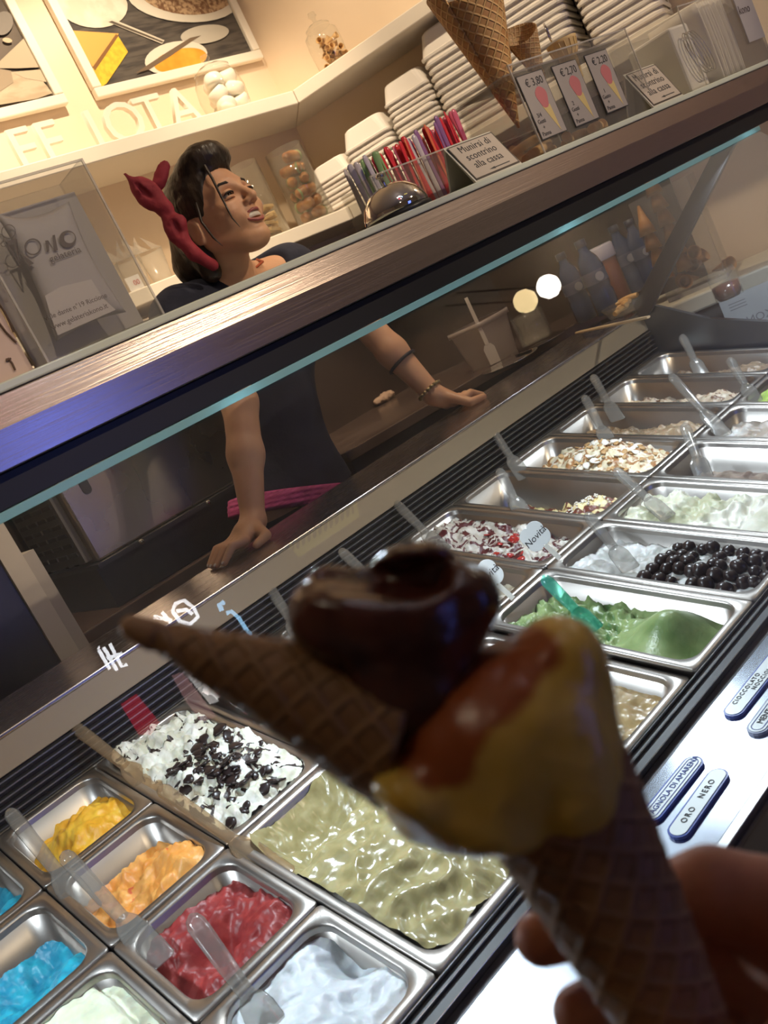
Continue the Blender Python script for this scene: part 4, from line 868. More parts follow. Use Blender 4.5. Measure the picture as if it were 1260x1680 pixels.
for ch, px, py in (('F', 36, 240), ('F', 80, 228), ('I', 152, 210), ('O', 200, 197), ('T', 246, 184), ('A', 296, 173)):
    p = PY(px, py, 2.37); z0 = Z_UP
    o = text_mesh(ch, .165, 'shelf_letter', M_letter, None, frame((0, 0, .060), (1, 0, 0), (0, 0, 1)), extrude=.009); o.location = (p.x, 2.37, z0)
    zs = [v.co.z for v in o.data.vertices]; o.data.transform(Matrix.Translation((0, 0, -min(zs) + .0005)))
    tag(o, 'white upright letter ' + ch + ' on the upper shelf', 'letter', 'white letters on the upper shelf' if ch in 'F' else None)
M_glass = clear('jar_glass', (.95, .95, .93), .04, .04, 1.5, (.85, .8, .7))
def jar(root, prof, lid=None, m=None, n=32):
    MB().lathe(prof, n).build('glass', m or M_glass, root)
    if lid: MB().lathe(lid, n).build('lid', m or M_glass, root)
pj = PZ(378, 172, Z_UP); pj = PY(376, 168, 2.385); mj = empty('marshmallow_jar', (pj.x - .01, 2.385, Z_UP)); mj.scale = (1.22, 1.22, 1.15); tag(mj, 'round glass jar of white marshmallows with a knobbed lid', 'jar')
jar(mj, [(.0, .002), (.045, .002), (.058, .02), (.062, .06), (.056, .10), (.045, .118)], [(.048, .118), (.048, .124), (.03, .136), (.008, .142), (.006, .150), (.012, .156), (.010, .166), (.0, .168)])
M_mm = mat('marshmallow', (.90, .85, .74), .6, sss=.2); mm = None
for i, (x, y, z, s) in enumerate([(-.022, -.024, .022, 1), (.024, -.020, .024, 1), (0, .026, .022, 1), (-.026, -.018, .055, 1), (.024, -.022, .058, 1), (.002, .024, .056, 1), (-.022, -.02, .088, .95), (.022, -.016, .092, 1), (.0, .022, .09, .9)]):
    if mm is None:
        mb = MB(); mb.lathe([(0, -.016), (.020, -.015), (.0245, -.009), (.025, .006), (.021, .014), (0, .016)], 20); o = mb.build('marshmallow', M_mm); mm = o.data
    else: o = link('marshmallow', mm)
    o.location = Vector((x * 1.25, y * 1.25, z * 1.18)) + mj.location; s *= 1.25; o.scale = (s, s, s); o.rotation_euler = (.3 * math.sin(i * 2), .4 * math.cos(i * 3), 0); tag(o, 'plump white marshmallow in the knobbed glass jar', 'marshmallow', 'marshmallows in the jar')
cj_ = SD(550, 108, .10); cjr = empty('wafer_cone_jar', (cj_.x, cj_.y, Z_UP)); tag(cjr, 'glass jar of tiny wafer cones on the upper side shelf', 'jar')
jar(cjr, [(.0, .002), (.042, .002), (.052, .02), (.055, .08), (.052, .115), (.036, .13)], [(.040, .130), (.040, .136), (.026, .146), (.006, .152), (.006, .162), (.013, .170), (.010, .182), (0, .185)])
random.seed(4); tcm = None; M_tc = mat('mini_cone', (.60, .36, .14), .6)
for i in range(34):
    if tcm is None: o = MB().lathe([(.0015, 0), (.0095, .042), (.0085, .042), (.001, .004)], 14).build('mini_cone', M_tc); tcm = o.data
    else: o = link('mini_cone', tcm)
    a = i * 2.4; r = .030 * math.sqrt((i % 12 + .5) / 12); z = .018 + .030 * (i // 12); o.location = cjr.location + Vector((r * math.cos(a), r * math.sin(a), z))
    o.rotation_euler = (R_(90) + random.uniform(-.6, .6), random.uniform(-.5, .5), random.uniform(-1.2, 1.2)); tag(o, 'tiny tan wafer cone in the jar on the upper side shelf', 'wafer cone', 'tiny cones in the jar')
# lower shelf: two tall glass vases
def vase(px, py, r, h, label):
    p = PY(px, py, 2.375); o = empty('glass_vase', (p.x, 2.375, Z_LO)); tag(o, label, 'vase'); MB().lathe([(0, .004), (r - .003, .004), (r - .003, h), (r, h), (r, .0), (0, 0)], 32).build('glass', M_glass, o); return o
v1 = vase(440, 372, .058, .235, 'tall clear glass vase with a low pile of pale wafers'); v2 = vase(512, 345, .062, .245, 'tall clear glass vase filled with brown glazed pastries')
M_pw = mat('pale_wafer', (.66, .42, .17), .6, col2=(.74, .52, .25), scale=40); wq = None
for i in range(10):
    if wq is None: o = bevel(MB().box((-.03, -.022, -.005), (.03, .022, .005)).build('flat_wafer', M_pw), .002); wq = o
    else: o = copy_tree(wq)
    o.location = v1.location + Vector((.016 * math.sin(i * 2.1), .014 * math.cos(i * 1.7), .012 + .0085 * i)); o.rotation_euler = (.25 * math.sin(i), .25 * math.cos(i * 1.3), i * .9); tag(o, 'pale flat wafer piled in the glass vase', 'wafer', 'pale wafers in the vase')
M_pas = mat('glazed_pastry', (.34, .13, .045), .35, col2=(.55, .26, .09), scale=30, coat=.4); M_pasg = mat('green_trim', (.30, .36, .16), .5); pq = None
for i in range(11):
    if pq is None:
        o = empty('glazed_pastry'); MB().tube([(-.036, 0, 0), (-.030, 0, .002), (0, 0, .004), (.030, 0, .002), (.036, 0, 0)], [.008, .0165, .018, .0165, .008], 14).build('roll', M_pas, o); MB().lathe([(.0175, -.004), (.0195, 0), (.0175, .004)], 14, Matrix.Translation((.026, 0, .001)) @ Matrix.Rotation(R_(90), 4, 'Y')).build('pistachio_end', M_pasg, o); pq = o
    else: o = copy_tree(pq)
    lay = i // 2; ra = .5 + lay * 1.2; sg_ = .0205 * (1 if i % 2 else -1); o.location = v2.location + Vector((-sg_ * math.sin(ra), sg_ * math.cos(ra), .024 + .037 * lay)); o.rotation_euler = (0, .08 * (i % 3 - 1), ra); tag(o, 'brown glazed pastry roll in the tall glass vase', 'pastry', 'pastries in the vase')
# foam tubs stacked upside down on the lower side shelf and the corner
M_foam = mat('foam', (.80, .74, .66), .7); TB = None
def tub_mesh():
    mb = MB(); R1 = lambda hx, hy, r, z: rrect(hx, hy, r, z, 5)
    mb.loft([R1(.098, .088, .022, 0), R1(.101, .091, .022, .004), R1(.101, .091, .022, .011), R1(.096, .086, .022, .014), R1(.080, .070, .03, .072), R1(.072, .062, .03, .078), R1(.001, .001, .0005, .078)], cap=False, smooth=False)
    mb.loft([R1(.098, .088, .022, 0), R1(.092, .082, .022, .014), R1(.076, .066, .03, .070), R1(.070, .060, .03, .074), R1(.001, .001, .0005, .074)], cap=False, smooth=False)
    me = bpy.data.meshes.new('foam_tub'); me.from_pydata(mb.v, [], mb.f); me.materials.append(M_foam); return me
TB = tub_mesh(); ang = math.atan2(SU.y, SU.x)
def stack(t_, n, label, off=.125, sc=1., dz=.0205, rot=0):
    p = SP + SU * t_ + SN * off
    for i in range(n):
        o = link('foam_tub', TB); o.location = (p.x + random.uniform(-.002, .002), p.y + random.uniform(-.002, .002), Z_LO + .0005 + dz * sc * i); o.rotation_euler = (0, 0, ang + rot + random.uniform(-.02, .02)); o.scale = (sc, sc, sc)
        if i == n - 1: tag(o, label.replace('white foam tub', 'white foam tub on top', 1) if ' in the ' in label else label.replace('stacked', 'topmost of the stack'), 'foam tub')
        else: tag(o, label, 'foam tub', label + 's')
stack(-.03, 8, 'small white foam tub stacked by the pastry vase', .10, .72)
stack(.13, 9, 'white foam tub in the short stack behind the spoons', .12, .86)
stack(.31, 13, 'white foam tub in the second stack behind the spoons', .12, .80)
stack(.50, 13, 'large white foam tub in the tall stack behind the giant cone', .125, 1.)
stack(.73, 13, 'large white foam tub in the stack beside the price cards', .125, 1.)
stack(.96, 12, 'large white foam tub in the stack next to the framed menu', .125, 1.)
# clear packs and a price tag on the lower back shelf
pc = PY(225, 445, 2.38); cp = empty('clear_cup_pack', (pc.x, 2.40, Z_LO)); tag(cp, 'clear plastic pack of cups on the lower wall shelf', 'pack')
M_film = clear('film', (.9, .9, .88), .2, .18, 1.45, (.8, .74, .66))
for i in range(3): MB().lathe([(.026, 0), (.038, .10), (.040, .10)], 20, Matrix.Translation((-.075 + .075 * i, 0, .0))).build('cup', M_film, cp)
mb = MB(); random.seed(9)
for i in range(14):
    a = random.uniform(-.10, .10); mb.add([(a, -.02, .10), (a + .03, -.015, .10), (a + .015 + random.uniform(-.03, .03), random.uniform(-.03, .03), .10 + random.uniform(.03, .06))], [(0, 1, 2)])
mb.build('wrap', M_film, cp)
pt = PY(212, 448, 2.315); o = empty('price_tag', (pt.x, 2.315, Z_LO)); tag(o, 'small cream price tag with red figures on the lower wall shelf', 'tag'); MB().box((-.022, -.001, .001), (.022, .001, .040)).build('card', M_paper, o)
text_mesh('00', .020, 'figures', mat('red_ink', (.5, .06, .04), .6), o, Matrix.Translation((.006, -.0014, .02)) @ frame((0, 0, 0), (1, 0, 0), (0, 0, 1)))
# framed menu on the side wall
def SW(px, py): return SD(px, py, .235)
bl, br = SW(985, 128), SW(1107, 62); mz = min(bl.z, br.z); wv = (br - bl).xy.length
mn = empty('framed_menu', ((bl.x + br.x) / 2, (bl.y + br.y) / 2, (bl.z + br.z) / 2), (0, 0, ang)); tag(mn, 'white framed printed menu with black border on the side wall', 'menu')
Mf = frame((0, 0, 0), (1, 0, 0), (0, 0, 1)); wq_ = wv / 2 + .02; hm = .42
for lo, hi in (((-wq_, 0), (wq_, .028)), ((-wq_, hm - .028), (wq_, hm)), ((-wq_, .028), (-wq_ + .028, hm - .028)), ((wq_ - .028, .028), (wq_, hm - .028))): bevel(MB().prism([lo, (hi[0], lo[1]), hi, (lo[0], hi[1])], -.004, .016, 'z', Mf).build('frame_bar', M_frame, mn), .003)
MB().prism([(-wq_ + .028, .028), (wq_ - .028, .028), (wq_ - .028, hm - .028), (-wq_ + .028, hm - .028)], -.002, .002, 'z', Mf).build('border', M_ink, mn); MB().prism([(-wq_ + .034, .034), (wq_ - .034, .034), (wq_ - .034, hm - .034), (-wq_ + .034, hm - .034)], .002, .003, 'z', Mf).build('sheet', mat('menu_sheet', (.66, .56, .50), .6), mn)
for i, tx in enumerate(('A LA 2 FARCITURE', 'Variegato', 'Nocciola', 'Vaniglia e Gianduia caramellata', 'Macedonia e semi amarene', 'Biscotto', 'Dessert in coppa', 'Cioccolato Bianco', 'Nocciola', 'Caramello', 'Gelati')):
    text_mesh(tx, .021 if i == 0 else .0155, 'lettering', M_ink, mn, Mf @ Matrix.Translation((0 if i == 0 else -wq_ + .045, .052 + .0235 * i + (.012 if i else 0), .0034)), extrude=.0001, align='CENTER' if i == 0 else 'LEFT')
for zz in (.068, .165, .25): MB().prism([(-wq_ + .034, zz), (wq_ - .034, zz), (wq_ - .034, zz + .002), (-wq_ + .034, zz + .002)], .003, .0035, 'z', Mf).build('rule_line', M_ink, mn)

# ------------------------------------------------------------------ back counters and what stands on them
M_bc = mat('back_counter_top', (.055, .035, .028), .22, col2=(.075, .05, .04), scale=6); M_bcf = mat('back_counter_front', (.03, .022, .02), .5)
ZM = .985; ZC = 1.035
pc1 = SP + SU * .62 + SN * -.02
o = empty('corner_counter', (1.9, 2.2, 0)); tag(o, 'dark glossy corner counter carrying bottles and chrome plates', 'counter')
poly = [(1.42, 1.98), (1.95, 1.90), (pc1.x, pc1.y), (pc1.x + .24, pc1.y + .10), (corner.x - .005, BW - .005), (1.42, BW - .005)]; poly = [(p[0] - 1.9, p[1] - 2.2) for p in poly]
bevel(MB().prism(poly, ZC - .03, ZC, 'z').build('worktop', M_bc, o), .003); MB().prism([(p[0] * .97, p[1] * .97 + .005) for p in poly], .02, ZC - .031, 'z').build('base', M_bcf, o)
o = empty('machine_counter', (.8, 2.2, 0)); tag(o, 'dark back counter under the steel machine', 'counter')
bevel(MB().box((-.185, -.13, ZM - .03), (.60, .335, ZM)).build('worktop', M_bc, o), .003); MB().box((-.18, -.12, .02), (.595, .335, ZM - .031)).build('base', M_bcf, o)
# steel machine with a vented side
m0 = PY(163, 922, 2.10); mx0 = m0.x; mzb = m0.z
mc_ = empty('steel_machine', (mx0 + .3, 2.26, ZM + .0005)); tag(mc_, 'boxy stainless kitchen machine with a vented dark side panel', 'machine'); zb = mzb - ZM
M_msteel = mat('machine_steel', (.42, .36, .31), .28, 1., stretch=(1, 1, 1), scale=5, rvar=.06)
bevel(MB().box((-.30, -.16, zb), (.30, .20, zb + .46)).build('body', M_msteel, mc_), .006); MB().box((-.31, -.15, 0), (.31, .19, zb - .012)).build('base', M_black, mc_)
MB().box((-.315, -.185, zb - .012), (.315, .20, zb - .001)).build('drip_ledge', M_dark, mc_)
MB().box((-.318, -.13, zb + .01), (-.3005, .19, zb + .45)).build('side_panel', mat('vent_panel', (.06, .055, .055), .5), mc_)
M_slot = mat('slot_black', (.008, .008, .008), .6)
for j in range(4):
    for i in range(16): MB().box((-.3215, -.115 + .073 * j, zb + .03 + .025 * i), (-.318, -.115 + .073 * j + .060, zb + .03 + .025 * i + .010)).build('vent_slot', M_slot, mc_)
MB().prism(stad(.045, .022), -.1625, -.1595, 'y', Matrix.Translation((-.24, 0, zb + .17)) @ Matrix.Rotation(R_(90), 4, 'Y')).build('pull_hole', M_dark, mc_)
for x in (-.2, .0, .2): MB().lathe([(0, 0), (.006, 0), (.006, .006), (0, .007)], 12, Matrix.Translation((x, -.188, zb - .006)) @ Matrix.Rotation(R_(90), 4, 'X')).build('screw', M_chrome, mc_)
# pale cabinet post and dark door at the far left
a = PY(62, 1020, 2.02); b = PY(150, 1045, 2.02); c0 = PY(108, 1030, 2.02)
o = empty('tall_cabinet', (a.x - .2, 2.2, 0)); tag(o, 'tall cabinet with a pale post and dark door', 'cabinet'); zt = PY(8, 855, 2.02).z
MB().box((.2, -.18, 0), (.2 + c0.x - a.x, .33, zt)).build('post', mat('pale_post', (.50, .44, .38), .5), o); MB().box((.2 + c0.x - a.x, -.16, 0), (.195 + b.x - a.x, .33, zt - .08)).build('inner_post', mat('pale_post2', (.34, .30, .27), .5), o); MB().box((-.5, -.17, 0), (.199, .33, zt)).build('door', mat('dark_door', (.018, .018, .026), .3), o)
# bottles, jar, tub, plates on the corner counter
def at(px, py, z): return PZ(px, py, z)
M_bb = mat('blue_bottle', (.02, .05, .14), .12, coat=.6); M_bl = mat('bottle_label', (.30, .32, .40), .5); bt = None
for px, py, s in ((965, 524, 1.), (1000, 512, 1.05), (1046, 470, 1.0), (1072, 462, .98)):
    p = at(px, py, ZC) if py > 500 else PL(px, py, SN, SP + SN * .05)
    if bt is None:
        bt = o = empty('blue_bottle'); MB().lathe([(0, 0), (.030, 0), (.033, .006), (.033, .055), (.030, .065), (.033, .075), (.033, .125), (.027, .150), (.014, .172), (.0125, .185)], 24).build('bottle', M_bb, o); MB().lathe([(.0135, .185), (.0145, .186), (.0145, .204), (0, .205)], 20).build('cap', mat('bottle_cap', (.02, .03, .07), .4), o); MB().lathe([(.0336, .085), (.0336, .118)], 24).build('label_band', mat('bottle_band', (.05, .08, .18), .4), o)
        MB().prism([(.012 * math.cos(a_), .012 * math.sin(a_)) for a_ in [2 * math.pi * i / 16 for i in range(16)]], 0, .001, 'z', Matrix.Translation((-.018, -.0295, .10)) @ Matrix.Rotation(R_(-32), 4, 'Z') @ Matrix.Rotation(R_(90), 4, 'X')).build('round_mark', M_bl, o)
    else: o = copy_tree(bt)
    o.location = (p.x, p.y, ZC); o.scale = (s, s, s); tag(o, 'blue water bottle with round pale mark, front pair on the corner counter' if py > 500 else 'blue water bottle standing behind the rust coloured jar', 'bottle', 'blue bottles by the chrome plates' if py > 500 else 'blue bottles behind the jar')
p = at(1026, 500, ZC); p = SP + SU * .5 + SN * .02; p = PL(1020, 498, SN, SP + SN * .02); o = empty('rust_jar', (p.x, p.y, ZC)); tag(o, 'rust brown plastic jar with a broad white lid', 'jar'); MB().lathe([(0, 0), (.036, 0), (.038, .004), (.038, .125), (.034, .132)], 24).build('body', mat('rust', (.22, .07, .035), .4), o); MB().lathe([(.041, .128), (.042, .132), (.042, .165), (.038, .17), (0, .17)], 24).build('lid', mat('lid_white', (.50, .48, .56), .4), o)
p = at(812, 592, ZC); o = empty('plastic_bucket', (p.x, p.y, ZC)); tag(o, 'translucent square bucket with rim on the corner counter', 'bucket'); M_tubp = clear('milky_tub', (.62, .55, .50), .3, .5, 1.45, (.42, .34, .30)); MB().loft([rrect(.055, .055, .012, 0), rrect(.068, .068, .014, .115)], cap=False).build('wall', M_tubp, o); MB().loft([rrect(.068, .068, .014, .115), rrect(.074, .074, .015, .115), rrect(.074, .074, .015, .130), rrect(.070, .070, .015, .130)], cap=False).build('rim', M_tubp, o)
d = (CAM - o.location); d.z = 0; d.normalize(); q0 = Vector((p.x, p.y, ZC)) + d * .092
sp_ = empty('white_paddle', q0); tag(sp_, 'white plastic paddle standing in front of the bucket', 'paddle'); Mp = frame((0, 0, 0), Vector((0, 0, 1)).cross(-d) * -1, (0, 0, 1)); MB().prism([(-.016, .003), (.016, .003), (.017, .05), (.010, .062), (-.010, .062), (-.017, .05)], -.002, .002, 'z', Mp).build('blade', mat('paddle_white', (.50, .42, .34), .5), sp_); MB().prism([(-.006, .0621), (.006, .0621), (.005, .21), (-.005, .21)], -.003, .003, 'z', Mp).build('handle', MATS['paddle_white'], sp_)
p = at(745, 505, ZC + .10); o = empty('blue_scoop', at(752, 590, ZC)); pz = o.location.copy(); o.location.z = ZC; tag(o, 'blue plastic measuring scoop behind the bucket', 'scoop'); MB().lathe([(.022, 0), (.030, .09), (.032, .12), (.029, .12), (.02, .004), (0, .004)], 20).build('bowl', mat('blue_plastic', (.02, .07, .30), .35), o); bevel(MB().box((.02, -.008, .10), (.06, .008, .112)).build('handle', MATS['blue_plastic'], o), .002)
p = at(885, 565, ZC); o = empty('glass_canister', (p.x, p.y, ZC + .013)); tag(o, 'empty clear glass canister on the chrome plates', 'canister'); MB().lathe([(0, .003), (.046, .003), (.046, .085), (.048, .085), (.048, 0), (0, 0)], 28).build('glass', M_glass, o)
for i, (px, py) in enumerate(((885, 567), (838, 598))):
    q = at(px, py, ZC); o = MB().lathe([(0, .0), (.06, .0), (.082, .008), (.084, .010), (.060, .003), (0, .003)], 40).build('chrome_plate', M_chrome); o.location = (q.x, q.y, ZC + .0005); tag(o, 'round chrome plate under the glass canister' if i == 0 else 'round chrome plate in front of the bucket', 'plate')
q = at(632, 660, ZC); fn_ = lambda P: s_ell(P, (0, 0, .012), (.045, .028, .016)) + .010 * vnoise(P, 55, 3, 3)
o = sdf_obj('crumpled_tissue', fn_, (-.06, -.045, -.005), (.06, .045, .045), .0025, mat('tissue', (.34, .22, .15), .8)); o.location = (q.x, q.y, ZC + .004); tag(o, 'crumpled beige tissue on the dark counter', 'tissue')
# white side worktop with wafer bins
ZW = .975; a = SP + SU * .66 + SN * -.10; b = SP + SU * 1.9 + SN * -.10; c1 = b + SN * .34; d1 = a + SN * .34
o = empty('side_worktop', (2.45, 1.45, 0)); tag(o, 'cream side worktop beyond the end panel of the case', 'worktop'); pl2 = [(p.x - 2.45, p.y - 1.45) for p in (a, b, c1, d1)]
bevel(MB().prism(pl2, ZW - .045, ZW, 'z').build('top', mat('cream_top', (.56, .52, .42), .4), o), .006); MB().prism([(p[0] * .95 + .012, p[1] * .95) for p in pl2], .02, ZW - .046, 'z').build('base', mat('worktop_base', (.10, .10, .10), .5), o)
q = PZ(945, 546, ZC + .006); q2 = PZ(1064, 520, ZC + .006); o = MB().tube([Vector((0, 0, 0)), (q2 - q) * .1, (q2 - q) * .9, q2 - q], [.004, .006, .006, .005], 10, flat=.6).build('wooden_stick', mat('pale_wood', (.55, .40, .24), .6)); o.location = q; tag(o, 'pale wooden stirring stick lying at the corner counter edge', 'stick')
def bin_(px, py, w_, d_, h_, label):
    p = PZ(px, py, ZW); o = empty('wafer_bin', (p.x, p.y, ZW + .0005), (0, 0, ang)); tag(o, label, 'bin')
    for nm, lo, hi in (('panel', (-w_, -d_, 0), (w_, -d_ + .003, h_)), ('panel', (-w_, d_ - .003, 0), (w_, d_, h_)), ('panel', (-w_, -d_ + .003, 0), (-w_ + .003, d_ - .003, h_)), ('panel', (w_ - .003, -d_ + .003, 0), (w_, d_ - .003, h_)), ('floor_panel', (-w_ + .003, -d_ + .003, 0), (w_ - .003, d_ - .003, .003))): MB().box(lo, hi).build(nm, M_plex, o)
    MB().box((-w_, -d_, -.0), (w_, -d_ + .001, .012)).build('base_edge', M_plexe, o); return o
def cone_me(r, h): return [(.003, 0), (r * .55, h * .5), (r * .62, h * .53), (r, h), (r * .94, h), (r * .5, h * .5), (.002, .006)]
wb = bin_(1150, 470, .085, .07, .30, 'tall clear bin with amber wafer cones on the side worktop')
M_amb = mat('amber_cone', (.42, .19, .06), .45, col2=(.52, .27, .1), scale=30); am = None; random.seed(8)
for i, (x, y, z, rx, ry) in enumerate([(-.045, -.02, .012, 1.4, .3), (0, -.01, .012, 1.3, -.5), (.04, .0, .012, 1.5, .9), (-.03, .02, .04, 1.2, 1.2), (.02, .02, .045, 1.4, -.2), (-.01, -.02, .07, 1.3, .5)]):
    if am is None: o = MB().lathe(cone_me(.020, .075), 20).build('amber_cone', M_amb); am = o.data
    else: o = link('amber_cone', am)
    o.location = wb.matrix_basis @ Vector((x, y + .03, z + .012)); o.rotation_euler = (rx, ry * .3, ang + ry); tag(o, 'amber wafer cone lying in the tall clear bin', 'wafer cone', 'amber cones in the tall bin')
p = PL(1108, 400, SN, SP + SN * .0); b0 = Vector((p.x, p.y, ZW))
for i in range(6):
    o = link('amber_cone', am); o.location = b0 + Vector((0, 0, .07 + .045 * i)); o.scale = (1.2, 1.2, 1.1); o.rotation_euler = (R_(180), 0, 0); o.location.z += .08; tag(o, 'amber wafer cone nested in the upright stack beside the tall bin', 'wafer cone', 'nested amber cones')
for i in range(4):
    o = link('amber_cone', am); o.location = b0 + Vector((-.05, .03, .07 + .045 * i + .08)); o.scale = (1.2, 1.2, 1.1); o.rotation_euler = (R_(180), .1, 0); tag(o, 'amber wafer cone in the lower stack behind the strut', 'wafer cone', 'nested amber cones behind the strut')
p = PZ(1198, 488, ZW); o = empty('red_jar', (p.x, p.y, ZW + .0005)); tag(o, 'small glass jar of dark red sauce on the side worktop', 'jar'); MB().lathe([(0, 0), (.026, 0), (.032, .012), (.032, .035), (0, .036)], 24).build('sauce', mat('red_sauce', (.07, .018, .012), .2, coat=.5), o); MB().lathe([(.0335, 0), (.0345, .04), (.034, .062), (.030, .072)], 24).build('glass', M_glass, o)
p = PZ(1030, 512, ZC); tb = empty('biscuit_dish', (p.x, p.y, ZC)); tag(tb, 'shallow clear dish of biscuits beside the strut', 'dish'); MB().lathe([(0, .002), (.045, .002), (.06, .03), (.062, .03), (.047, 0), (0, 0)], 28).build('dish', M_glass, tb)
for i in range(5):
    o = link('rolled_wafer', wme); o.location = tb.location + Vector((.012 * (i - 2), .01 * (i % 2), .014 + .004 * i)); o.scale = (.7, .7, .7); o.rotation_euler = (0, 0, .4 * i); tag(o, 'small biscuit roll in the shallow clear dish', 'biscuit', 'biscuits in the shallow dish')
# printed sheet hanging at the end of the worktop
c_ = SD(1232, 505, -.13); o = empty('printed_sheet', c_, (0, 0, ang)); tag(o, 'white sheet printed KONO seen from behind at the worktop edge', 'sheet')
MB().prism([(-.07, -.10), (.09, -.10), (.09, .05), (-.07, .05)], 0, .001, 'z', frame((0, 0, 0), (1, 0, 0), (0, 0, 1))).build('paper', mat('sheet_paper', (.52, .54, .54), .6), o)
text_mesh('KONO', .030, 'lettering', mat('grey_ink', (.22, .22, .24), .6), o, frame((.0, -.0015, -.03), (-1, 0, 0), (0, 0, 1)), extrude=.0002)
for i in range(3): MB().prism([(-.05, .012 + .008 * i), (-.005, .012 + .008 * i), (-.005, .014 + .008 * i), (-.05, .014 + .008 * i)], .001, .0014, 'z', frame((0, 0, 0), (1, 0, 0), (0, 0, 1))).build('printed_line', MATS['grey_ink'], o)

# ------------------------------------------------------------------ customer side things that mirror in the front glass
GN = (GT - GB).cross(Vector((1, 0, 0))).normalized()
if GN.y > 0: GN = -GN
def mirror(px, py, s):
    V = CAM + ray(px, py) * (s / FPX); return V - GN * (2 * GN.dot(V - Vector((0, GT.y, GT.z))))
M_g1 = mat('globe_warm', (1, .9, .7), .4, emit=(1, .74, .36), es=16.); M_g2 = mat('globe_white', (1, 1, 1), .4, emit=(1, .93, .84), es=40.)
for (px, py, m, l) in ((862, 494, M_g1, 'amber globe lamp hanging over the customer side'), (900, 470, M_g2, 'white globe lamp hanging over the customer side')):
    c_ = mirror(px, py, 3.55); o = empty('globe_lamp', c_); tag(o, l, 'lamp'); MB().lathe([(0, -.047), (.022, -.042), (.039, -.026), (.046, 0), (.039, .026), (.022, .042), (0, .047)], 20).build('globe', m, o); MB().tube([(0, 0, .046), (0, 0, 2.995 - c_.z)], .004, 6).build('cord', M_black, o)
# glowing shop lettering high on the customer side
M_neon = mat('neon_white', (1, 1, 1), .4, emit=(.92, .95, 1), es=22.); M_neonb = mat('neon_blue', (.6, .8, 1), .4, emit=(.35, .68, 1), es=16.)
sg = empty('glowing_lettering', mirror(270, 1030, 2.6)); tag(sg, 'glowing white shop lettering with a blue telephone mark', 'sign')
def stroke(pts, m, r=.0062): MB().tube([mirror(p[0], p[1], 2.6) - sg.location for p in pts], r, 6).build('letter_stroke', m, sg)
for st_ in ([(170, 1062), (192, 1100)], [(176, 1080), (200, 1072)], [(180, 1056), (200, 1094), (208, 1090)], [(162, 1066), (180, 1098)], [(161, 1062), (163, 1063)]): stroke(st_, M_neon, .0052)
for st_ in ([(252, 1012), (282, 1018)], [(266, 1004), (280, 1022)], [(283, 1003), (288, 990), (302, 985), (318, 997), (325, 1012), (312, 1024), (296, 1020), (283, 1003)], [(290, 1003), (306, 1000), (316, 1008)]): stroke(st_, M_neon, .0058)
stroke([(364, 1002), (360, 992), (368, 988)], M_neonb, .008); stroke([(372, 1006), (380, 1003), (392, 1014), (402, 1030), (412, 1042)], M_neonb, .0065)
# backlit drinks cooler sign
dk = empty('drinks_sign', mirror(240, 1165, 2.6)); tag(dk, 'backlit drinks picture with a red can high on the customer side', 'sign')
def dpoly(pts, m, nm, s=2.6): mb = MB(); q = [mirror(p[0], p[1], s) - dk.location for p in pts]; mb.add(q, [tuple(range(len(q)))]); o = mb.build(nm, m, dk); o.modifiers.new('t', 'SOLIDIFY').thickness = .004
dpoly([(198, 1155), (224, 1138), (262, 1185), (248, 1205), (228, 1205)], mat('lit_red', (.8, .02, .05), .5, emit=(.8, .03, .07), es=5.), 'red_can')
dpoly([(282, 1108), (300, 1102), (320, 1130), (355, 1175), (330, 1185), (305, 1150)], mat('lit_pink', (.8, .4, .4), .5, emit=(.85, .45, .45), es=3.), 'pink_panel'); dpoly([(300, 1100), (330, 1118), (360, 1150), (345, 1155), (318, 1122)], mat('lit_white', (.9, .9, .9), .5, emit=(1, .95, .92), es=7.), 'white_panel', 2.59)

# unseen blue lit fridge added so the canopy fascia has something blue to mirror
fg = empty('added_fridge', (1.50, -2.15, 0)); tag(fg, 'unseen tall drinks fridge with a blue lit door, added for the fascia reflection', 'fridge')
MB().box((-.40, -.24, 0), (.40, .20, 1.95)).build('cabinet', M_dark, fg); MB().box((-.30, .201, .25), (.24, .215, 1.75)).build('lit_door', mat('blue_door', (.1, .15, .5), .3, emit=(.16, .24, 1.0), es=2.2), fg); MB().box((.30, .216, .8), (.32, .25, 1.2)).build('handle', M_chrome, fg)

# yellow lit banner overhead
bn = empty('lit_banner', mirror(530, 860, 2.7)); tag(bn, 'yellow lit banner with dark scribbled lettering over the customer side', 'banner')
def bq(px, py, s=2.7): return mirror(px, py, s) - bn.location
mb = MB(); mb.add([bq(472, 892), (bq(585, 822)), bq(590, 848), bq(490, 915)], [(0, 1, 2, 3)]); o = mb.build('panel', mat('lit_yellow', (.7, .6, .1), .5, emit=(.80, .68, .18), es=1.5), bn); o.modifiers.new('t', 'SOLIDIFY').thickness = .004
mb = MB()
for i in range(11):
    f = (i + .5) / 11; x0, y0 = 480 + 100 * f, 896 - 63 * f; mb.tube([bq(x0 - 4, y0 + 10, 2.69), bq(x0 - 3, y0 - 3 - 4 * (i % 3 == 0), 2.69), bq(x0 + 2, y0 - 5, 2.69), bq(x0 + 4, y0 + 7, 2.69)], .0035, 5)
mb.build('scribbled_lettering', M_black, bn)
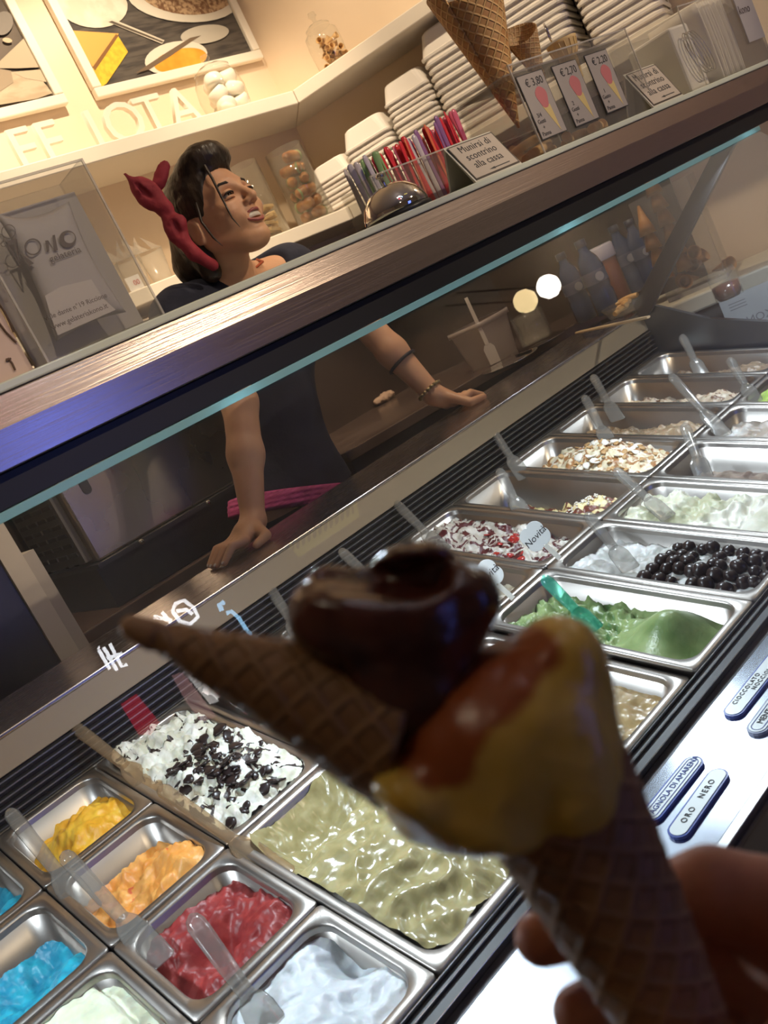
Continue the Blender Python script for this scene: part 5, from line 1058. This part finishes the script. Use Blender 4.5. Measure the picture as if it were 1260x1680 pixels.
# ------------------------------------------------------------------ the woman leaning on the staff counter
WR = Vector((1.24, 1.86, 0)); wom = empty('person', WR); tag(wom, 'smiling dark haired woman in navy top with red bandana leaning on the counter', 'person')
M_skin = mat('skin', (.60, .32, .19), .48, col2=(.66, .37, .22), scale=14, sss=.12, sssr=(.6, .25, .12), bump=.06, bscale=220)
HD = 2.03                                        # distance of her head along the view axis
def cdir(x, y, z): return RW @ Vector((x, y, z)) # camera-space direction to world
hO = PD(360, 357, HD)                            # middle of the head
hU = cdir(-.63, -.775, .04).normalized(); hF = cdir(.73 * .79, -.73 * .61, -.68); hF = (hF - hU * hF.dot(hU)).normalized(); hS = hU.cross(hF); hF, hU = (hF * math.cos(R_(7)) - hU * math.sin(R_(7))), (hU * math.cos(R_(7)) + hF * math.sin(R_(7)))   # up, face, her left
HM = Matrix(((hF.x, hS.x, hU.x, hO.x), (hF.y, hS.y, hU.y, hO.y), (hF.z, hS.z, hU.z, hO.z), (0, 0, 0, 1)))   # head local: x face, y her left, z up
HR = np.array([[hF.x, hF.y, hF.z], [hS.x, hS.y, hS.z], [hU.x, hU.y, hU.z]]); HO = cj(hO)
def headsdf(Q):
    """Q: points in head space"""
    A = np.abs(Q[:, 1]); Qs = Q.copy(); Qs[:, 1] = A
    d = s_ell(Q, (-.012, 0, .030), (.098, .074, .092))
    d = smin(d, s_ell(Q, (.030, 0, -.016), (.062, .056, .084)), .03)
    d = smin(d, s_ell(Q, (.058, 0, -.091), (.031, .026, .020)), .03)          # chin
    d = smin(d, s_caps(Qs, (.052, .022, -.088), (-.010, .054, -.046), .010, .015), .03)     # jaw
    d = smin(d, s_ell(Qs, (.058, .036, -.026), (.028, .026, .024)), .02)       # cheeks
    d = smin(d, s_caps(Qs, (.082, .008, .028), (.066, .045, .026), .010, .009), .018)       # brow
    d = smax(d, -s_ell(Qs, (.094, .032, .006), (.016, .018, .012)), .012)      # eye sockets
    d = smin(d, s_caps(Q, (.088, 0, .020), (.112, 0, -.022), .007, .010), .010)             # nose
    d = smin(d, s_ell(Qs, (.100, .011, -.027), (.010, .007, .007)), .006)
    d = smax(d, -s_ell(Qs, (.106, .006, -.034), (.005, .0035, .004)), .003)
    d = smin(d, s_ell(Q, (.074, 0, -.052), (.022, .030, .020)), .012)          # mouth mound
    d = smax(d, -s_ell(Q, (.099, 0, -.057), (.016, .028, .0105)), .004)        # open smile
    e = s_ell(Qs, (-.014, .076, -.014), (.019, .008, .030)); e = smax(e, -s_ell(Qs, (-.010, .084, -.010), (.011, .007, .020)), .004)
    return smin(d, e, .006)
CZ = 1.0245
def W(px, py, y): return cj(PY(px, py, y))
J = dict(sR=np.array([1.085, 1.83, 1.50]), eR=W(393, 660, 1.70), wR=W(416, 855, 1.645), sL=np.array([1.43, 1.86, 1.50]), eL=W(588, 520, 1.76), wL=W(712, 648, 1.665))
neck0 = HO + HR.T @ np.array([-.034, 0, -.066]); neck1 = np.array([1.265, 1.865, 1.515])
hips = np.array([1.17, 1.90, 1.0]); chest = np.array([1.255, 1.875, 1.40]); waist = np.array([1.19, 1.88, 1.13])
def hand(P, wr, kn, tips, pr, sidev, thumb):
    d = s_caps(P, wr, kn * .5 + wr * .5, .021, .024)
    for s_ in (-1, 0, 1): d = smin(d, s_caps(P, wr + sidev * .010 * s_, kn + sidev * .026 * s_, .017, .0125), .012)
    for i, (t, mid) in enumerate(tips):
        b = kn + sidev * (.033 - .022 * i); d = smin(d, np.minimum(s_caps(P, b, mid, .0098, .0090), s_caps(P, mid, t, .0088, .0068)), .004)
    d = smin(d, np.minimum(s_caps(P, wr + (kn - wr) * .25 + sidev * .016 * thumb[0], thumb[1], .015, .011), s_caps(P, thumb[1], thumb[2], .0105, .0078)), .006)
    return d
# her right hand: fingers point along -x, flat on the counter; her left hand: fingers along +x
kR = np.array([.835, 1.625, CZ + .022]); tR = []
for i in range(4):
    tip = np.array([.765 + .006 * abs(i - 1.3), 1.590 + .022 * i, CZ + .0075]); kb_ = kR + np.array([0, -1, 0]) * (.033 - .022 * i); tR.append((tip, (tip * .5 + kb_ * .5) + np.array([0, 0, .012])))
thR = (-1 * -1, np.array([.872, 1.575, CZ + .012]), np.array([.835, 1.560, CZ + .009]))
kL = W(752, 676, 1.655); kL[2] = CZ + .024; tL = []
for i in range(4):
    tip = np.array([kL[0] + .072 - .006 * abs(i - 1.3), 1.620 + .022 * i, CZ + .0075]); kb_ = kL + np.array([0, -1, 0]) * (.033 - .022 * i); tL.append((tip, (tip * .5 + kb_ * .5) + np.array([0, 0, .012])))
thL = (1, np.array([kL[0] - .012, 1.590, CZ + .013]), np.array([kL[0] + .026, 1.580, CZ + .009]))
def bodysdf(P):
    d = headsdf((P - HO) @ HR.T)
    d = smin(d, s_caps(P, neck0, neck1, .043, .052), .022)
    t = s_ell(P, chest, (.150, .095, .150)); t = smin(t, s_caps(P, chest, waist, .112, .098), .05); t = smin(t, s_ell(P, hips, (.150, .115, .13)), .08)
    t = smin(t, s_caps(P, J['sR'], J['sL'], .055, .055), .05); d = smin(d, t, .04)
    for s_ in 'RL':
        sh, el, wr = J['s' + s_], J['e' + s_], J['w' + s_]
        a = np.minimum(s_caps(P, sh, el, .048, .036), 9); a = smin(a, s_caps(P, el, el * .55 + wr * .45, .037, .036), .02); a = smin(a, s_caps(P, el * .55 + wr * .45, wr, .036, .0235), .02); d = smin(d, a, .03)
    d = smin(d, hand(P, J['wR'], kR, tR, 1, np.array([0, -1., 0]), thR), .014)
    d = smin(d, hand(P, J['wL'], kL, tL, 1, np.array([0, -1., 0]), thL), .014)
    return d
INV = Matrix.Translation(-WR)
sdf_obj('body', bodysdf, (.73, 1.54, .95), (1.72, 2.06, 1.88), .0034, M_skin, wom, INV, smooth=1)
# clothes
M_navy = mat('navy_cotton', (.012, .014, .030), .85, col2=(.018, .020, .040), scale=20, bump=.3, bscale=90); M_trs = mat('dark_trousers', (.010, .012, .024), .8); M_sash = mat('magenta_sash', (.36, .03, .14), .6, col2=(.50, .06, .22), scale=30, stretch=(1, 1, 12))
def topsdf(P):
    t = s_ell(P, chest, (.158, .103, .158)); t = smin(t, s_caps(P, chest, waist, .120, .106), .05); t = smin(t, s_ell(P, hips, (.158, .123, .138)), .08); t = smin(t, s_caps(P, J['sR'], J['sL'], .064, .064), .05)
    for s_ in 'RL':
        sh, el = J['s' + s_], J['e' + s_]; t = smin(t, s_caps(P, sh, sh * .62 + el * .38, .059, .052), .04)
    t += .004 * vnoise(P, 14, 2, 2)
    nk = s_ell(P, np.array([1.30, 1.775, 1.555]), (.105, .10, .085)); t = smax(t, -nk, .012)
    t = smax(t, 1.044 - P[:, 2] - .42 * (P[:, 0] - 1.12), .004); return t
sdf_obj('navy_top', topsdf, (.90, 1.68, 1.0), (1.62, 2.06, 1.62), .006, M_navy, wom, INV)
def sashsdf(P):
    t = s_ell(P, hips, (.164, .130, .146)); t = smin(t, s_caps(P, chest, waist, .124, .110), .05); t = smin(t, s_ell(P, hips, (.164, .130, .146)), .06) + .0022 * np.sin((P[:, 2] + .34 * P[:, 0]) * 520)
    z = P[:, 2] + .42 * (P[:, 0] - 1.12); return smax(smax(t, z - 1.052, .006), 1.004 - z, .006)
sdf_obj('pink_sash', sashsdf, (.95, 1.70, .92), (1.42, 2.08, 1.18), .0045, M_sash, wom, INV)
def trsdf(P):
    t = s_ell(P, hips + np.array([0, 0, -.04]), (.160, .124, .14))
    for sx in (-1, 1): t = smin(t, s_caps(P, np.array([1.17 + .075 * sx, 1.90, .92]), np.array([1.19 + .085 * sx, 1.93, .08]), .088, .055), .04)
    return smax(t, P[:, 2] - 1.05, .004)
sdf_obj('trousers', trsdf, (.95, 1.74, .01), (1.44, 2.06, 1.07), .012, M_trs, wom, INV)
for sx in (-1, 1):
    fn_ = lambda P, sx=sx: smax(smin(s_ell(P, np.array([1.19 + .085 * sx, 1.86, .035]), (.045, .12, .035)), s_caps(P, np.array([1.19 + .085 * sx, 1.93, .06]), np.array([1.19 + .085 * sx, 1.93, .10]), .045, .045), .02), .003 - P[:, 2], .004)
    sdf_obj('shoe', fn_, (1.12 + .085 * sx, 1.70, -.01), (1.26 + .085 * sx, 2.0, .16), .008, M_black, wom, INV)
# hair
M_hair = mat('hair', (.016, .010, .007), .38, col2=(.040, .025, .016), scale=60, stretch=(1, 1, .25), bump=.5, bscale=110)
def hairsdf(P):
    Q = (P - HO) @ HR.T; A = np.abs(Q[:, 1])
    d = s_ell(Q, (-.020, 0, .036), (.104, .083, .102))
    face = s_ell(Q, (.095, 0, -.025), (.085, .086, .098)); d = smax(d, -face, .012)
    low = s_caps(Q, (-.01, -.074, -.02), (.03, -.068, -.12), .034, .03); d = smax(d, -low, .01)
    d = smin(d, s_ell(Q, (.040, .004, .108), (.060, .060, .038)), .02)         # rolled quiff
    d = smin(d, s_ell(Q, (.066, .012, .098), (.026, .048, .024)), .015)
    bk = HO + HR.T @ np.array([-.085, -.01, .01]); b2 = np.array([bk[0] - .01, bk[1] + .02, 1.60]); b3 = np.array([bk[0] + .02, bk[1] + .03, 1.46])
    t = smin(s_caps(P, bk, b2, .052, .05), s_caps(P, b2, b3, .05, .030), .03); d = smin(d, t, .03)
    d = smin(d, s_caps(Q, (-.05, -.055, -.01), (-.065, -.05, -.085), .034, .024), .02)
    st = vnoise(np.stack([Q[:, 0] * .35 + Q[:, 2] * .4, Q[:, 1], Q[:, 2] * .35 - Q[:, 0] * .4], 1), 130, 5, 2)
    return d + .0022 * st
hb = np.array([hO.x, hO.y, hO.z]); sdf_obj('hair', hairsdf, hb - .22, hb + .22 + np.array([0, 0, .02]), .0034, M_hair, wom, INV, smooth=1)
def hp(x, y, z): return (HM @ Vector((x, y, z))) - WR
MB().tube([hp(.076, -.034, .082), hp(.086, -.048, .045), hp(.085, -.056, .0), hp(.078, -.056, -.045), hp(.077, -.050, -.068)], [.0036, .003, .0024, .0018, .0006], 6).build('loose_strand', M_hair, wom)
MB().tube([hp(.030, -.071, .03), hp(.020, -.078, -.01), hp(.022, -.077, -.05), hp(.026, -.072, -.075)], [.004, .003, .0024, .0006], 6).build('loose_strand', M_hair, wom)
# face details
M_eye = mat('eye_white', (.42, .36, .32), .2); M_iris = mat('iris', (.02, .011, .008), .1); M_lip = mat('lips', (.36, .10, .095), .35); M_teeth = mat('teeth', (.80, .74, .66), .25); M_mouth = mat('mouth_inside', (.06, .012, .012), .6); M_brow = mat('eyebrow', (.022, .013, .010), .7)
for s_ in (-1, 1):
    e = empty('eye', hp(.0765, .031 * s_, .004)); e.parent = wom; bm_ = MB()
    bm_.lathe([(.0122 * math.sin(t_), .0122 * math.cos(t_)) for t_ in [math.pi * i / 12 for i in range(13)]], 16, None); o = bm_.build('eyeball', M_eye, e)
    gz = (HM.to_3x3() @ Vector((.95, .14, -.16))).normalized(); ir = MB(); c_ = gz * .0098; a_ = gz.orthogonal().normalized(); b_ = gz.cross(a_)
    ir.loft([[c_ + gz * q2 + (a_ * math.cos(t_) + b_ * math.sin(t_)) * r2 for t_ in [2 * math.pi * i / 16 for i in range(16)]] for r2, q2 in ((.0074, 0), (.0066, .0022), (.0034, .0034), (.0002, .0037))], cap=False).build('iris', M_iris, e)
    ld = [hp(.0765 + .0125 * math.cos(a2) * .96, .031 * s_ + .0150 * math.sin(a2) * 1.0, .0062 + .0034 * math.cos(a2)) for a2 in [R_(-75 + 15 * i) for i in range(11)]]
    MB().tube(ld, [.0012, .0028, .0038, .0044, .0046, .0046, .0046, .0044, .0038, .0028, .0012], 8).build('upper_lid', M_skin, wom)
    MB().tube([p + (HM.to_3x3() @ Vector((.0044, 0, -.0036))) for p in ld], [.0008, .0014, .0019, .0021, .0021, .0021, .0021, .0021, .0019, .0014, .0008], 5).build('eyelashes', M_brow, wom)
    MB().tube([p + (HM.to_3x3() @ Vector((.0006, 0, -.0125))) for p in ld], [.001, .002, .0026, .003, .003, .003, .003, .003, .0026, .002, .001], 6).build('lower_lid', M_skin, wom)
    MB().tube([hp(.0895, .011 * s_, .022), hp(.0895, .024 * s_, .0285), hp(.083, .039 * s_, .030), hp(.071, .052 * s_, .022)], [.0028, .0042, .0036, .0012], 6, flat=.8).build('eyebrow', M_brow, wom)
MB().tube([hp(.076, -.030, -.046), hp(.089, -.018, -.0465), hp(.0965, -.006, -.0455), hp(.0965, .006, -.0455), hp(.089, .018, -.0465), hp(.076, .030, -.046)], [.0012, .0026, .0034, .0034, .0026, .0012], 8).build('upper_lip', M_lip, wom)
MB().tube([hp(.076, -.030, -.047), hp(.087, -.021, -.062), hp(.0945, -.007, -.0695), hp(.0945, .007, -.0695), hp(.087, .021, -.062), hp(.076, .030, -.047)], [.0012, .0030, .0038, .0038, .0030, .0012], 8).build('lower_lip', M_lip, wom)
mb = MB(); R1 = [[hp(.076 + .0165 * math.cos(R_(a2)), .0255 * math.sin(R_(a2)), z) for a2 in range(-80, 81, 10)] for z in (-.0465, -.0590)]; mb.loft(R1, cap=False, closed=False); mb.build('teeth', M_teeth, wom).modifiers.new('t', 'SOLIDIFY').thickness = .002
mb = MB(); R1 = [[hp(.071 + .012 * math.cos(R_(a2)), .024 * math.sin(R_(a2)), z) for a2 in range(-80, 81, 10)] for z in (-.046, -.066)]; mb.loft(R1, cap=False, closed=False); mb.build('mouth', M_mouth, wom)
# red bandana with a bow
M_ban = mat('red_bandana', (.24, .018, .032), .75, col2=(.32, .028, .045), scale=25, bump=.4, bscale=70)
def BP(px, py, dd): return cj(PD(px, py, HD + dd))
kn_ = BP(272, 338, -.075); bhi = kn_
def EB(P, px, py, rx, ry, rz, rot, dd):
    k = HD / FPX; a = cj(cdir(math.cos(R_(rot)), math.sin(R_(rot)), 0)); b = cj(cdir(-math.sin(R_(rot)), math.cos(R_(rot)), 0)); return s_ell(P, BP(px, py, dd), (rx * k, ry * k, rz), np.stack([a, b, cj(cdir(0, 0, 1))], 1))
def bansdf(P):
    d = EB(P, 270, 342, 17, 15, .016, 40, -.080)
    d = smin(d, EB(P, 243, 318, 34, 20, .012, 40, -.080), .006); d = smin(d, s_caps(P, BP(236, 312, -.082), BP(203, 284, -.084), .0165, .0025), .006); d = smin(d, EB(P, 250, 330, 24, 14, .010, 10, -.082), .006)
    d = smin(d, EB(P, 288, 376, 34, 17, .014, 62, -.082), .006); d = smin(d, EB(P, 292, 368, 14, 16, .016, 0, -.086), .006)
    d = smin(d, s_caps(P, BP(298, 392, -.078), BP(318, 416, -.076), .016, .014), .006); d = smin(d, s_caps(P, BP(318, 416, -.076), BP(350, 436, -.045), .014, .012), .008)
    d = smin(d, EB(P, 264, 290, 28, 12, .010, 108, -.060), .006)
    d = smax(d, -EB(P, 234, 312, 20, 4, .010, 42, -.094), .004); d = smax(d, -EB(P, 289, 374, 16, 6, .010, 62, -.100), .004)
    return d + .0026 * vnoise(P, 85, 6, 3)
sdf_obj('bandana', bansdf, bhi - .17, bhi + .17, .0035, M_ban, wom, INV, smooth=1)
# jewellery
def ringpath(c_, ax, r, n=24, r2=None):
    ax = Vector(ax).normalized(); a_ = ax.orthogonal().normalized(); b_ = ax.cross(a_); return [Vector(c_) + a_ * (r * math.cos(2 * math.pi * i / n)) + b_ * (r * math.sin(2 * math.pi * i / n)) - WR for i in range(n + 1)]
f1 = J['eL'] * .42 + J['wL'] * .58; MB().tube(ringpath(f1, J['wL'] - J['eL'], .0375), .0042, 8).build('hair_tie', mat('dark_band', (.012, .014, .03), .6), wom)
f2 = J['eL'] * .06 + J['wL'] * .94; br_ = MB(); pts = ringpath(f2, J['wL'] - J['eL'], .0285, 16)
for p in pts[:-1]: br_.lathe([(0, -.005), (.006, -.003), (.006, .003), (0, .005)], 8, Matrix.Translation(p))
br_.build('bracelet', mat('brass_links', (.35, .27, .14), .35, .8), wom)
nl = MB(); nl.tube([Vector(tuple(p)) - WR for p in (neck1 + np.array([-.045, -.055, .045]), neck1 + np.array([.0, -.085, .012]), neck1 + np.array([.055, -.075, .025]), neck1 + np.array([.075, -.03, .04]))], .003, 6); nl.build('necklace', mat('coral_beads', (.42, .08, .03), .4), wom)
M_nail = mat('nail_polish', (.82, .72, .66), .25)
for t, mid in tR + tL:
    dv = (t - mid); dv /= np.linalg.norm(dv); c_ = t + dv * .002 + np.array([0, 0, .0046]); o = sdf_obj('fingernail', lambda P: s_ell(P, (0, 0, 0), (.0062, .0048, .0022)), (-.009, -.008, -.005), (.009, .008, .005), .0012, M_nail, wom); o.location = Vector(tuple(c_)) - WR; o.rotation_euler = (0, math.asin(-dv[2]) * np.sign(dv[0]), 0)
# ------------------------------------------------------------------ the held cone and the hand in front of the lens
CD = .25; KX = CD / FPX
def CP(px, py, dd=0.): return PD(px, py, CD + dd)
hc_o = CP(800, 1195)
def C3(px, py, dd=0.): return cj(CP(px, py, dd) * 1.0)
cz_ = cj(cdir(0, 0, 1))
M_hw = waffle_mat('held_waffle', (.23, .115, .042), (.34, .19, .085), .0078, .8)
gl_ = empty('ice_cream_cone', CP(1000, 1560)); tag(gl_, 'waffle ice cream cone with lemon and dark chocolate scoops held in the hand', 'ice cream cone'); GL = gl_.location.copy(); GI = Matrix.Translation(-GL)
wc = rolled_cone('wafer_cone', CP(1412, 2270), CP(884, 1258), .0218, M_hw, gl_, wrap=1.15, rot=R_(120), cut=.06, seg=90, nz=60, ridge=.0007, cell=.0078, facing=-Vector(tuple(cz_))); wc.location = CP(1412, 2270) - GL
M_lem = mat('lemon_gelato', (.60, .40, .06), .30, col2=(.66, .46, .10), scale=60, sss=.35, sssr=(1, .7, .25), bump=.15, bscale=120); M_chg = mat('chocolate_gelato', (.055, .014, .008), .22, col2=(.085, .022, .012), scale=90, sss=.05, bump=.25, bscale=160, coat=.3)
M_org = mat('amber_gelato', (.36, .10, .02), .3, col2=(.46, .16, .035), scale=50, sss=.25, sssr=(1, .4, .1))
def E3(P, px, py, rx, ry, rz, rot=0, dd=0.):
    """ellipsoid given in photo pixels: half axes along a direction turned by rot in the picture, across it, and in depth"""
    c_ = C3(px, py, dd); a = cj(cdir(math.cos(R_(rot)), math.sin(R_(rot)), 0)); b = cj(cdir(-math.sin(R_(rot)), math.cos(R_(rot)), 0)); return s_ell(P, c_, (rx * KX, ry * KX, rz * KX), np.stack([a, b, cz_], 1))
def lem(P):
    d = E3(P, 815, 1185, 200, 120, 175, -28); d = smin(d, E3(P, 810, 1262, 190, 95, 165, -25), .008); d = smin(d, E3(P, 920, 1070, 62, 58, 90, 0, -.004), .008)
    d = smin(d, E3(P, 680, 1290, 78, 48, 120, 25, -.008), .006); d = smin(d, E3(P, 800, 1335, 90, 50, 110, 8, -.008), .008); d = smin(d, E3(P, 925, 1225, 84, 125, 150, -10), .008); d = smin(d, E3(P, 930, 1300, 70, 60, 120, -25, -.004), .008); return d + .0006 * vnoise(P, 170, 3, 2)
def cho(P):
    d = E3(P, 640, 1020, 160, 92, 130, 2); d = smin(d, E3(P, 700, 960, 95, 62, 100, 20), .006); d = smin(d, E3(P, 545, 1000, 66, 68, 95, 0), .006); d = smin(d, E3(P, 672, 1120, 118, 110, 115, 60), .008)
    d = smin(d, E3(P, 712, 918, 30, 26, 34, 40), .004); d = smin(d, E3(P, 770, 985, 48, 56, 80, 30), .006)
    d = smax(d, -E3(P, 620, 948, 105, 26, 75, 5, -.010), .006); d = smax(d, -E3(P, 700, 935, 40, 16, 60, -15, -.012), .004); return d + .0009 * vnoise(P, 140, 8, 3)
def amb(P):
    d = E3(P, 770, 1090, 110, 78, 400, -35); d = smin(d, E3(P, 700, 1180, 85, 66, 400, 50), .006); d = smin(d, E3(P, 850, 1048, 55, 34, 400, 10), .005); return d
for nm, fn_, m, c_, r in (('lemon_scoop', lem, M_lem, (800, 1190), .058), ('chocolate_scoop', cho, M_chg, (650, 1040), .048)):
    q = C3(*c_); o = sdf_obj(nm, fn_, q - r, q + r, .0011, m, gl_, None, smooth=1)
    if nm == 'lemon_scoop':          # amber ripple where the chocolate side has run into the lemon
        co = np.empty(len(o.data.vertices) * 3); o.data.vertices.foreach_get('co', co); co = co.reshape(-1, 3)
        d = amb(co) + .0012 * vnoise(co, 260, 9, 2); wt = np.clip(.5 - d / .0035, 0, 1); wt = wt * wt * (3 - 2 * wt); at_ = o.data.attributes.new('ripple', 'FLOAT', 'POINT'); at_.data.foreach_set('value', wt.astype(np.float32))
    o.data.transform(GI)
t = M_lem.node_tree; pr = t.nodes['Principled BSDF']; src = pr.inputs['Base Color'].links[0].from_socket; an = nd(t, 'ShaderNodeAttribute', attribute_name='ripple'); mx_ = nd(t, 'ShaderNodeMix', data_type='RGBA')
t.links.new(an.outputs['Fac'], mx_.inputs[0]); t.links.new(src, mx_.inputs[6]); mx_.inputs[7].default_value = (.30, .075, .018, 1); t.links.new(mx_.outputs[2], pr.inputs['Base Color'])
gc = rolled_cone('wafer_garnish', CP(196, 1022, .004), CP(690, 1206, .0), .0212, M_hw, gl_, wrap=1.12, rot=R_(200), cut=.08, seg=70, nz=40, ridge=.0006, cell=.0072, facing=-Vector(tuple(cz_))); gc.location = CP(196, 1022, .004) - GL
q = C3(214, 1030, .004); sdf_obj('garnish_tip', lambda P: s_caps(P, C3(217, 1030, .004), C3(250, 1042, .004), .0036, .0046), q - .016, q + .016, .0009, M_hw, gl_, GI)
# napkin film round the cone top: pale rim
# ---- hand
M_hand = mat('hand_skin', (.42, .17, .10), .5, col2=(.50, .21, .13), scale=60, sss=.25, sssr=(1, .3, .15), bump=.12, bscale=300)
def Kp(P, a, b, ra, rb): return s_caps(P, C3(*a), C3(*b), ra * KX, rb * KX)
def hnd(P):
    d = E3(P, 1420, 1650, 200, 210, 120, 30, .018)
    fs = [([(1330, 1500, .020), (1170, 1462, .030), (1010, 1500, .037), (888, 1540, .030)], (90, 78, 62, 50)),
          ([(1340, 1610, .022), (1180, 1600, .034), (1050, 1625, .037), (950, 1662, .028)], (92, 76, 62, 50)),
          ([(1370, 1720, .022), (1240, 1740, .034), (1120, 1765, .036), (1030, 1800, .026)], (90, 74, 60, 48)),
          ([(1420, 1830, .020), (1310, 1860, .030), (1210, 1885, .032), (1130, 1910, .024)], (78, 64, 52, 42)),
          ([(1440, 1760, .008), (1340, 1760, -.016), (1230, 1810, -.034), (1150, 1880, -.036)], (100, 84, 70, 54))]
    for pts, r in fs:
        f = None
        for i in range(3):
            s_ = Kp(P, pts[i], pts[i + 1], r[i], r[i + 1]); f = s_ if f is None else smin(f, s_, .003)
        d = smin(d, f, .0045)
    d = smin(d, Kp(P, (1480, 1750, .02), (1760, 2250, .01), 190, 175), .02); return d
q = C3(1300, 1760, .005)
ho = sdf_obj('holding_hand', hnd, q + np.array([-.085, -.085, -.085]) , q + np.array([.11, .085, .085]), .0016, M_hand, None, None, smooth=1)
bpy.context.view_layer.update()
hc = CP(1300, 1700); ho.data.transform(Matrix.Translation(-hc)); ho.location = hc; ho.name = 'person'
tag(ho, 'hand of a customer closed around the waffle cone', 'person')
for a, b in (((888, 1540, .030), (1010, 1500, .037)), ((950, 1662, .028), (1050, 1625, .037))): pass
